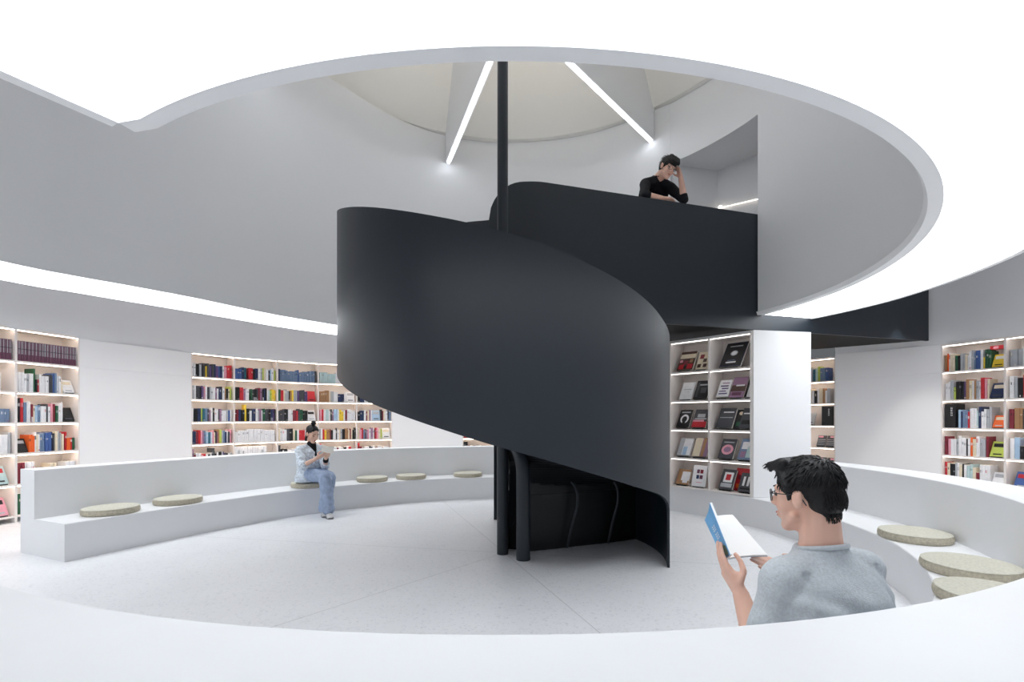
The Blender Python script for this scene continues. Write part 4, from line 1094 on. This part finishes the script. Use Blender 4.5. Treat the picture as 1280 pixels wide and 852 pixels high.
# hair
rng = random.Random(3)
bm = bmesh.new(); hd.e(bm, (-.012, 0, .040), (.097, .083, .085)); hd.e(bm, (-.052, 0, -.006), (.055, .070, .064)); hd.e(bm, (-.056, 0, -.048), (.032, .048, .036))
for y in (-1, 1): hd.k(bm, (.024, .071 * y, .03), (.026, .069 * y, -.010), .009, .005); hd.k(bm, (.050, .052 * y, .074), (.026, .074 * y, .034), .016, .012)
for y, x1, z1 in ((-.048, .084, .080), (-.03, .092, .084), (-.01, .096, .087), (.012, .094, .087), (.034, .098, .084), (.05, .088, .076)):
    hd.k(bm, (.045, y, .102), (.080, y, .096), .022, .014); hd.k(bm, (.080, y, .096), (x1, y * 1.05, z1), .014, .005)
def hair_post(bm):
    hd.strands(bm, 1300, ((-.012, 0, .040), (.097, .083, .085)), (-.06, .01, .118), .026, rng, .07, .035)
    for _ in range(240):
        y = rng.uniform(-.055, .055); z = rng.uniform(.088, .110); p = V((rng.uniform(.045, .085), y, z))
        tube(bm, [hd.p(*p), hd.p(p.x + .014, y * 1.02, z - .002), hd.p(p.x + .016 + rng.uniform(0, .009), y * 1.05, z - .007 - rng.uniform(0, .008))], [.0024, .0017, .0002], 4, caps=False)
    for _ in range(600):   # clipped hair at the back and the nape
        a = rng.uniform(PI * .62, PI * 1.38); z = rng.uniform(-.078, .04)
        if z > -.035: c0_, rx, ry = -.052, .055 * math.sqrt(max(.05, 1 - ((z + .006) / .064) ** 2)), .070 * math.sqrt(max(.05, 1 - ((z + .006) / .064) ** 2))
        else: c0_, rx, ry = -.056, .032 * math.sqrt(max(.05, 1 - ((z + .05) / .036) ** 2)), .048 * math.sqrt(max(.05, 1 - ((z + .05) / .036) ** 2))
        p = V((c0_ + rx * math.cos(a) , ry * math.sin(a), z))
        tube(bm, [hd.p(*p), hd.p(p.x - .0022 * abs(math.cos(a)), p.y * 1.02, z - .008), hd.p(p.x + .001, p.y * 1.0, z - .015)], [.0020, .0014, .0002], 4, caps=False)
fuse('hair', bm, M_HAIR, man, .0045, 4, .5, hair_post)
# t-shirt
from mathutils import noise as mnoise
def tee_noise(co):
    q = co - N; a = q.dot(RB); b = q.z
    f = .0048 * math.sin(46 * (a * .75 + b * .9) + 3 * mnoise.noise(co * 9)) * max(0, min(1, (-.02 - b) / .10)) * (.4 + abs(mnoise.noise(co * 6 + V((3, 1, 2)))) * 1.6)
    f += .004 * mnoise.noise(co * 11)
    if -.16 < a < -.10 and b < -.05: f += -.006 * math.exp(-((a + .135) / .012) ** 2)
    if .10 < a < .17 and b < -.05: f += -.006 * math.exp(-((a - .14) / .012) ** 2)
    return f
bm = bmesh.new(); loft(bm, torso_secs(.013)); cap(bm, N - UP * .06 + FB * .004, N + UP * .002 + FB * .010, .080, .071, True)
cap(bm, N - UP * .052 - RB * .055, SLs + UP * .002, .052, .064); cap(bm, N - UP * .052 + RB * .055, SRs + UP * .002, .052, .064)
for sh_, el_ in ((SLs, EL), (SRs, ER)):
    cap(bm, sh_, sh_.lerp(el_, .3), .064, .064); cap(bm, sh_.lerp(el_, .2), sh_.lerp(el_, .74), .064, .062, True)
def cut_neck(bm):
    pass
fuse('t_shirt', bm, M_TEE, man, .0055, 16, .5, None, tee_noise)
bm = bmesh.new(); ring = []
for k in range(41):
    t = 2 * PI * k / 40; c_ = N + FB * .010 - UP * .002
    ring.append(c_ + RB * .070 * math.cos(t) + FB * .066 * math.sin(t) - UP * (.016 * math.sin(t)))
tube(bm, ring, .0075, 8, caps=False); obj('collar', bm, M_TEE_RIB, man, True)
bm = bmesh.new(); loft(bm, torso_secs(.010)[:3])
for sgn in (-1, 1):
    hip = hp + RB * .092 * sgn; kn = hip + FB * .42 - UP * .035; an = V((kn.x, kn.y, .10)) + FB * .02
    cap(bm, hip, kn, .088, .062); cap(bm, kn, an, .062, .056, False)
fuse('trousers', bm, M_TROUS, man, .008, 4)
for sgn in (-1, 1):
    hip = hp + RB * .092 * sgn; kn = hip + FB * .42; an = V((kn.x, kn.y, 0)) + FB * .0
    shoe(man, an, an + FB * .21, 1.0)
# his book: two covers with page blocks
M_PAGEW = mat('white_paper', rgb(248, 248, 247), .8, .1, bump=.05, bscale=200)
bk = empty('book', SB, 'open blue-covered book held in the hands of the grey-shirted man', 'book')
M_BLUE = mat('blue_cover', rgb(118, 180, 228), .4, .4, var=.10, vscale=30)
def quad_prism(bm, a, b, c, d, t, mi=0, bend=0.0):
    nn = (b - a).cross(d - a).normalized(); n_ = 10; lo, hi = [], []
    for k in range(n_ + 1):
        q = k / n_; w_ = nn * bend * math.sin(q * PI)
        p0, p1 = a.lerp(b, q) + w_, d.lerp(c, q) + w_
        lo.append((bm.verts.new(p0), bm.verts.new(p1))); hi.append((bm.verts.new(p0 + nn * t), bm.verts.new(p1 + nn * t)))
    for k in range(n_):
        for A_, flip in ((lo, 0), (hi, 1)): bm.faces.new((A_[k][0], A_[k + 1][0], A_[k + 1][1], A_[k][1])).material_index = mi
        for e in (0, 1): bm.faces.new((lo[k][e], lo[k + 1][e], hi[k + 1][e], hi[k][e])).material_index = mi
    for k in (0, n_): bm.faces.new((lo[k][0], lo[k][1], hi[k][1], hi[k][0])).material_index = mi
bm = bmesh.new(); quad_prism(bm, SB, RBt, RT, ST_, .008, 0, .006); obj('page_block', bm, M_PAGEW, bk)
bm = bmesh.new(); quad_prism(bm, SB, LBt, LT, ST_, -.007, 0, -.004); obj('page_block', bm, M_PAGEW, bk)
bm = bmesh.new(); quad_prism(bm, SB, RBt + (RBt - SB) * .015, RT + (RBt - SB) * .015, ST_, -.0016, 0, .006)
quad_prism(bm, SB, LBt, LT, ST_, .0016, 0, -.004)
obj('cover', bm, M_BLUE, bk)
bm = bmesh.new(); e1 = (LBt - SB); e2 = (ST_ - SB); nn = e1.cross(e2).normalized() * 1
def onc(u, v): return SB + e1 * u + e2 * v + nn * (.0021 - .004 * math.sin(u * PI))
for gi, (u0, v0) in enumerate(((.34, .62), (.34, .44), (.62, .62), (.62, .44))):
    for du, dv, w_, h_ in ((0, 0, .2, .018), (0, .05, .2, .018), (0, .10, .2, .018), (.03, -.02, .022, .14), (.14, -.02, .022, .14)):
        q = [bm.verts.new(onc(u0 + a, v0 + b)) for a, b in ((du, dv), (du + w_, dv), (du + w_, dv + h_), (du, dv + h_))]; bm.faces.new(q)
obj('cover_lettering', bm, mat('white_ink', rgb(238, 242, 246), .6), bk)
bm = bmesh.new()
q = [bm.verts.new(onc(u, v)) for u, v in ((.1, .04), (.9, .04), (.9, .22), (.5, .30), (.1, .16))]; bm.faces.new(q)
obj('cover_picture', bm, mat('cover_olive', rgb(128, 146, 128), .6, var=.2, vscale=60), bk)

# ---- the woman on the far side of the bench
FW = V((.78, -.63, 0)).normalized(); RW_ = V((FW.y, -FW.x, 0))
Nw = V((-2.745, 6.60, .905))
wom = empty('person', (-2.72, 6.62, SEAT), 'woman in pale blue jacket and jeans with a hair bun reading on the bench', 'person')
hw = Head((-2.708, 6.560, 1.072), V((.80, -.55, -.42)), V((.18, -.14, 1)), .97)
def wsecs(g=0.0, zmin=.40):
    def at(f, z): p = Nw + FW * f; p.z = z; return p
    return [(at(-.035, zmin), RW_ * (.165 + g), FW * (.125 + g)), (at(-.035, .47), RW_ * (.170 + g), FW * (.125 + g)), (at(-.03, .56), RW_ * (.140 + g), FW * (.100 + g)), (at(-.02, .66), RW_ * (.145 + g), FW * (.105 + g)),
            (at(-.005, .76), RW_ * (.155 + g), FW * (.105 + g)), (at(0, .83), RW_ * (.140 + g), FW * (.085 + g)), (at(.0, .875), RW_ * (.09 + g), FW * (.062 + g * .7)), (at(.004, .91), RW_ * (.050 + g * .3), FW * (.046 + g * .3))]
wsR, wsL = Nw + RW_ * .155 - UP * .055, Nw - RW_ * .155 - UP * .055
weR, weL = V((-2.755, 6.345, .660)), V((-2.535, 6.56, .645))
wwR, wwL = V((-2.535, 6.275, .765)), V((-2.452, 6.37, .765))
bm = bmesh.new(); loft(bm, wsecs(0, .425)); hw.skin(bm, Nw + UP * 0, .047, .94)
chain(bm, [Nw + RW_ * .09 - UP * .03, wsR, weR, wwR], [.045, .045, .034, .021]); chain(bm, [Nw - RW_ * .09 - UP * .03, wsL, weL, wwL], [.045, .045, .034, .021])
hand(bm, wwR, V((.80, .10, .42)), V((.1, .45, .85)), False, [(14, 26, 20)] * 4, [(.5, .2, .8), (.85, -.1, .3), (.95, 0, .1)], .92)
hand(bm, wwL, V((.42, -.55, .60)), V((.3, -.2, .9)), True, [(16, 28, 22)] * 4, [(.5, .2, .8), (.85, -.1, .3), (.95, 0, .1)], .92)
whip = V((-2.735, 6.64, .53))
hR, hL = whip + RW_ * .085, whip - RW_ * .085
kR, kL = V((-2.440, 6.300, .515)), V((-2.415, 6.405, .50))
aR, aL = V((-2.375, 6.250, .120)), V((-2.470, 6.370, .110))
chain(bm, [hR, kR, aR], [.075, .052, .036]); chain(bm, [hL, kL, aL], [.075, .052, .036])
tR, tL = V((-2.300, 6.140, 0)), V((-2.41, 6.235, 0))
cap(bm, aR, V((aR.x, aR.y, .05)), .036, .03); cap(bm, aL, V((aL.x, aL.y, .05)), .036, .03)
fuse('body', bm, M_SKIN2, wom, .005, 4)
hw.face(wom)
rng2 = random.Random(5)
bm = bmesh.new(); hw.e(bm, (-.024, 0, .042), (.096, .081, .082)); hw.e(bm, (-.055, 0, -.015), (.055, .066, .07)); hw.k(bm, (-.062, .02, -.03), (-.050, .040, -.115), .040, .022); hw.k(bm, (-.062, -.02, -.03), (-.050, -.040, -.115), .040, .022)
for y in (-1, 1): hw.k(bm, (.042, .044 * y, .078), (.004, .073 * y, .012), .011, .007); hw.k(bm, (.004, .073 * y, .012), (-.03, .068 * y, -.06), .007, .012)
hair_w = fuse('hair', bm, M_HAIR, wom, .006, 4)
bm = bmesh.new(); hw.e(bm, (-.035, 0, .152), (.036, .036, .034)); hw.k(bm, (-.03, 0, .115), (-.035, 0, .135), .022, .02)
fuse('bun', bm, M_HAIR, hair_w, .006, 2)
def wr_noise(k, sc): return lambda co: k * math.sin(70 * (co.z + .5 * co.x) + 4 * mnoise.noise(co * 8)) * .5 + k * mnoise.noise(co * sc)
bm = bmesh.new(); loft(bm, wsecs(.030, .425))
for s_, e_, w_ in ((wsR, weR, wwR), (wsL, weL, wwL)):
    cap(bm, Nw.lerp(s_, .5) - UP * .01, s_, .060, .066); cap(bm, s_, e_, .068, .062); cap(bm, e_, e_.lerp(w_, .30), .060, .052, True)
fuse('jacket', bm, M_JACKET, wom, .007, 3, .5, None, wr_noise(.006, 14))
bm = bmesh.new()
for sg in (-1, 1):
    a0_ = Nw + UP * .035 - FW * .045 + RW_ * .02 * sg; a1_ = Nw + UP * .012 + RW_ * .075 * sg; a2_ = Nw + FW * .085 - UP * .09 + RW_ * .055 * sg; a3_ = Nw + FW * .125 - UP * .16 + RW_ * .012 * sg
    for p_, q_ in ((a0_, a1_), (a1_, a2_), (a2_, a3_)): cap(bm, p_, q_, .020, .018)
fuse('collar', bm, M_COLLAR, wom, .007, 2)
bm = bmesh.new(); cap(bm, Nw - UP * .02, Nw + UP * .045 + FW * .012, .062, .056); cap(bm, Nw + FW * .03, Nw + FW * .095 - UP * .12, .055, .035)
fuse('roll_neck', bm, M_KNIT, wom, .007, 2)
bm = bmesh.new(); cap(bm, wwL.lerp(weL, .12), wwL.lerp(weL, .42), .034, .037, True); fuse('dark_cuff', bm, M_KNIT, wom, .006, 1)
bm = bmesh.new(); cap(bm, whip - FW * .02, whip + FW * .04, .125, .118)
for h_, k_, a_ in ((hR, kR, aR), (hL, kL, aL)):
    cap(bm, h_, k_, .094, .078); cap(bm, k_, a_ - UP * .01, .078, .080, False)
def keep_above(co): return wr_noise(.005, 12)(co)
fuse('jeans', bm, M_DENIM, wom, .008, 3, .5, None, keep_above)
shoe(wom, V((aR.x - .01, aR.y + .02, 0)), tR, .95); shoe(wom, V((aL.x - .01, aL.y + .02, 0)), tL, .95)
wb = empty('book', (-2.41, 6.27, .86), 'small white open booklet held by the woman in the blue jacket', 'book')
c0 = V((-2.405, 6.285, .835)); e_s = V((.30, -.05, .0)).normalized() * .0; su = V((.25, -.40, .55)).normalized() * .115; wr_ = V((.86, .45, -.05)).normalized() * .075; wl_ = V((-.80, -.30, .28)).normalized() * .075
bm = bmesh.new(); quad_prism(bm, c0, c0 + wr_, c0 + wr_ + su, c0 + su, .004); obj('page_block', bm, M_PAGE, wb)
bm = bmesh.new(); quad_prism(bm, c0, c0 + wl_, c0 + wl_ + su, c0 + su, -.004); obj('page_block', bm, M_PAGE, wb)
bm = bmesh.new(); quad_prism(bm, c0, c0 + wr_, c0 + wr_ + su, c0 + su, -.0015); quad_prism(bm, c0, c0 + wl_, c0 + wl_ + su, c0 + su, .0015); obj('cover', bm, mat('cover_pale', rgb(206, 222, 226), .5, bump=.02), wb)

# ---- the man leaning on the balcony
FU = V((.291, -.957, 0)); RU = V((FU.y, -FU.x, 0)); k_ = 1.08
Nu = V((1.842, 6.10, 4.300))
up = empty('person', (1.80, 6.45, ZFL), 'man in a black shirt leaning on the balcony parapet with a hand to his head', 'person')
hu = Head((1.918, 5.955, 4.372), V((.30, -.80, -.52)), V((.36, -.30, .86)), 1.10)
sUR, sUL = Nu + RU * .185 - UP * .085, Nu - RU * .185 - UP * .085
eUR, eUL = V((1.615, 5.880, 4.000)), V((2.140, 6.008, 3.998))
wUR, wUL = V((1.835, 5.908, 3.974)), V((2.082, 5.960, 4.255))
hpU = V((1.79, 6.45, 3.90))
def usecs(g=0.0):
    out = []
    for q, w_, d_ in ((0, .165, .115), (.15, .160, .11), (.35, .160, .108), (.6, .185, .115), (.80, .19, .10), (.92, .14, .08), (1.0, .07, .062)):
        c = hpU.lerp(Nu, q) ; out.append((c, RU * (w_ + g), (FU * .8 + UP * .45).normalized().lerp(FU, .5) * (d_ + g)))
    return out
bm = bmesh.new(); loft(bm, usecs()); hu.skin(bm, Nu, .054)
chain(bm, [Nu + RU * .1 - UP * .04, sUR, eUR, eUR.lerp(wUR, .3), wUR], [.05, .055, .040, .041, .028]); chain(bm, [Nu - RU * .1 - UP * .04, sUL, eUL, eUL.lerp(wUL, .3), wUL], [.05, .055, .040, .041, .028])
hand(bm, wUL, V((-.28, -.02, .95)), V((-.9, -.2, -.25)), True, [(18, 40, 30)] * 4, [(.6, .3, .7), (.8, .1, .5), (.9, 0, .3)], 1.05)
hand(bm, wUR, V((.95, .25, .05)), V((0, 0, -1)), False, [(10, 15, 10)] * 4, [(.7, .7, .1), (.9, .3, .2), (1, 0, .1)], 1.05)
for sg in (-1, 1):
    h_ = hpU + RU * .09 * sg; kn = V((h_.x, h_.y + .01, 3.48)); an = V((h_.x + .01, h_.y + .06, 3.09)); chain(bm, [h_, kn, an], [.085, .055, .04]); cap(bm, an, V((an.x, an.y, 3.05)) + FU * .1, .035, .03)
fuse('body', bm, M_SKIN, up, .006, 4)
hu.face(up); hu.glasses(up)
bm = bmesh.new(); hu.e(bm, (-.014, 0, .040), (.104, .086, .090)); hu.e(bm, (-.052, 0, -.012), (.058, .070, .062))
for y in (-.05, -.03, -.01, .012, .034, .05): hu.k(bm, (.04, y, .104), (.088, y * 1.05, .072), .026, .014); hu.k(bm, (.088, y * 1.05, .072), (.094, y * 1.1, .045), .012, .004)
for y in (-1, 1): hu.k(bm, (.03, .070 * y, .04), (.022, .073 * y, -.01), .014, .006)
rng3 = random.Random(9)
fuse('hair', bm, M_HAIR, up, .006, 3, .5, lambda b_: hu.strands(b_, 260, ((-.014, 0, .040), (.104, .086, .090)), (-.05, 0, .12), .045, rng3, .2))
bm = bmesh.new(); loft(bm, usecs(.016))
cap(bm, Nu - UP * .01, sUR, .055, .068); cap(bm, Nu - UP * .01, sUL, .055, .068)
cap(bm, sUR, eUR, .068, .052); cap(bm, eUR, eUR.lerp(wUR, .30), .052, .050, True)
cap(bm, sUL, eUL, .068, .052); cap(bm, eUL, eUL.lerp(wUL, .26), .052, .050, True)
fuse('shirt', bm, M_SHIRT, up, .008, 3, .5, None, lambda co: .004 * mnoise.noise(co * 14))
bm = bmesh.new()
for sg in (-1, 1): cap(bm, Nu + UP * .035 - FU * .03 + RU * .05 * sg, Nu + FU * .07 + UP * .0 + RU * .035 * sg, .020, .014)
fuse('collar', bm, M_SHIRT, up, .007, 2)
bm = bmesh.new(); loft(bm, usecs(.012)[:3])
for sg in (-1, 1):
    h_ = hpU + RU * .09 * sg; kn = V((h_.x, h_.y + .01, 3.48)); an = V((h_.x + .01, h_.y + .06, 3.12)); cap(bm, h_, kn, .092, .070); cap(bm, kn, an, .070, .058)
fuse('trousers', bm, M_TROUS, up, .01, 3)
for sg in (-1, 1):
    h_ = hpU + RU * .09 * sg; a_ = V((h_.x + .01, h_.y + .06, ZFL + .001)); shoe(up, a_, a_ + FU * .22, 1.05)

# ------------------------------------------------------------------ camera, world, view
cam = bpy.data.cameras.new('camera'); co = bpy.data.objects.new('camera', cam); link(co)
cam.sensor_width = 36; cam.lens = F / 1280 * 36; cam.shift_y = (HY - 426) / 1280; cam.clip_start = .05
co.location = (0, 0, EYE); co.rotation_euler = (PI / 2, 0, 0); S.camera = co
w = bpy.data.worlds.new('world'); S.world = w; w.use_nodes = True
w.node_tree.nodes['Background'].inputs[0].default_value = (.8, .85, .9, 1); w.node_tree.nodes['Background'].inputs[1].default_value = .15
S.view_settings.view_transform = 'Standard'; S.view_settings.look = 'None'; S.view_settings.gamma = 1; S.view_settings.use_curve_mapping = False
S.view_settings.exposure = 0.0
S.cycles.max_bounces = 12; S.cycles.diffuse_bounces = 8; S.cycles.sample_clamp_indirect = 6
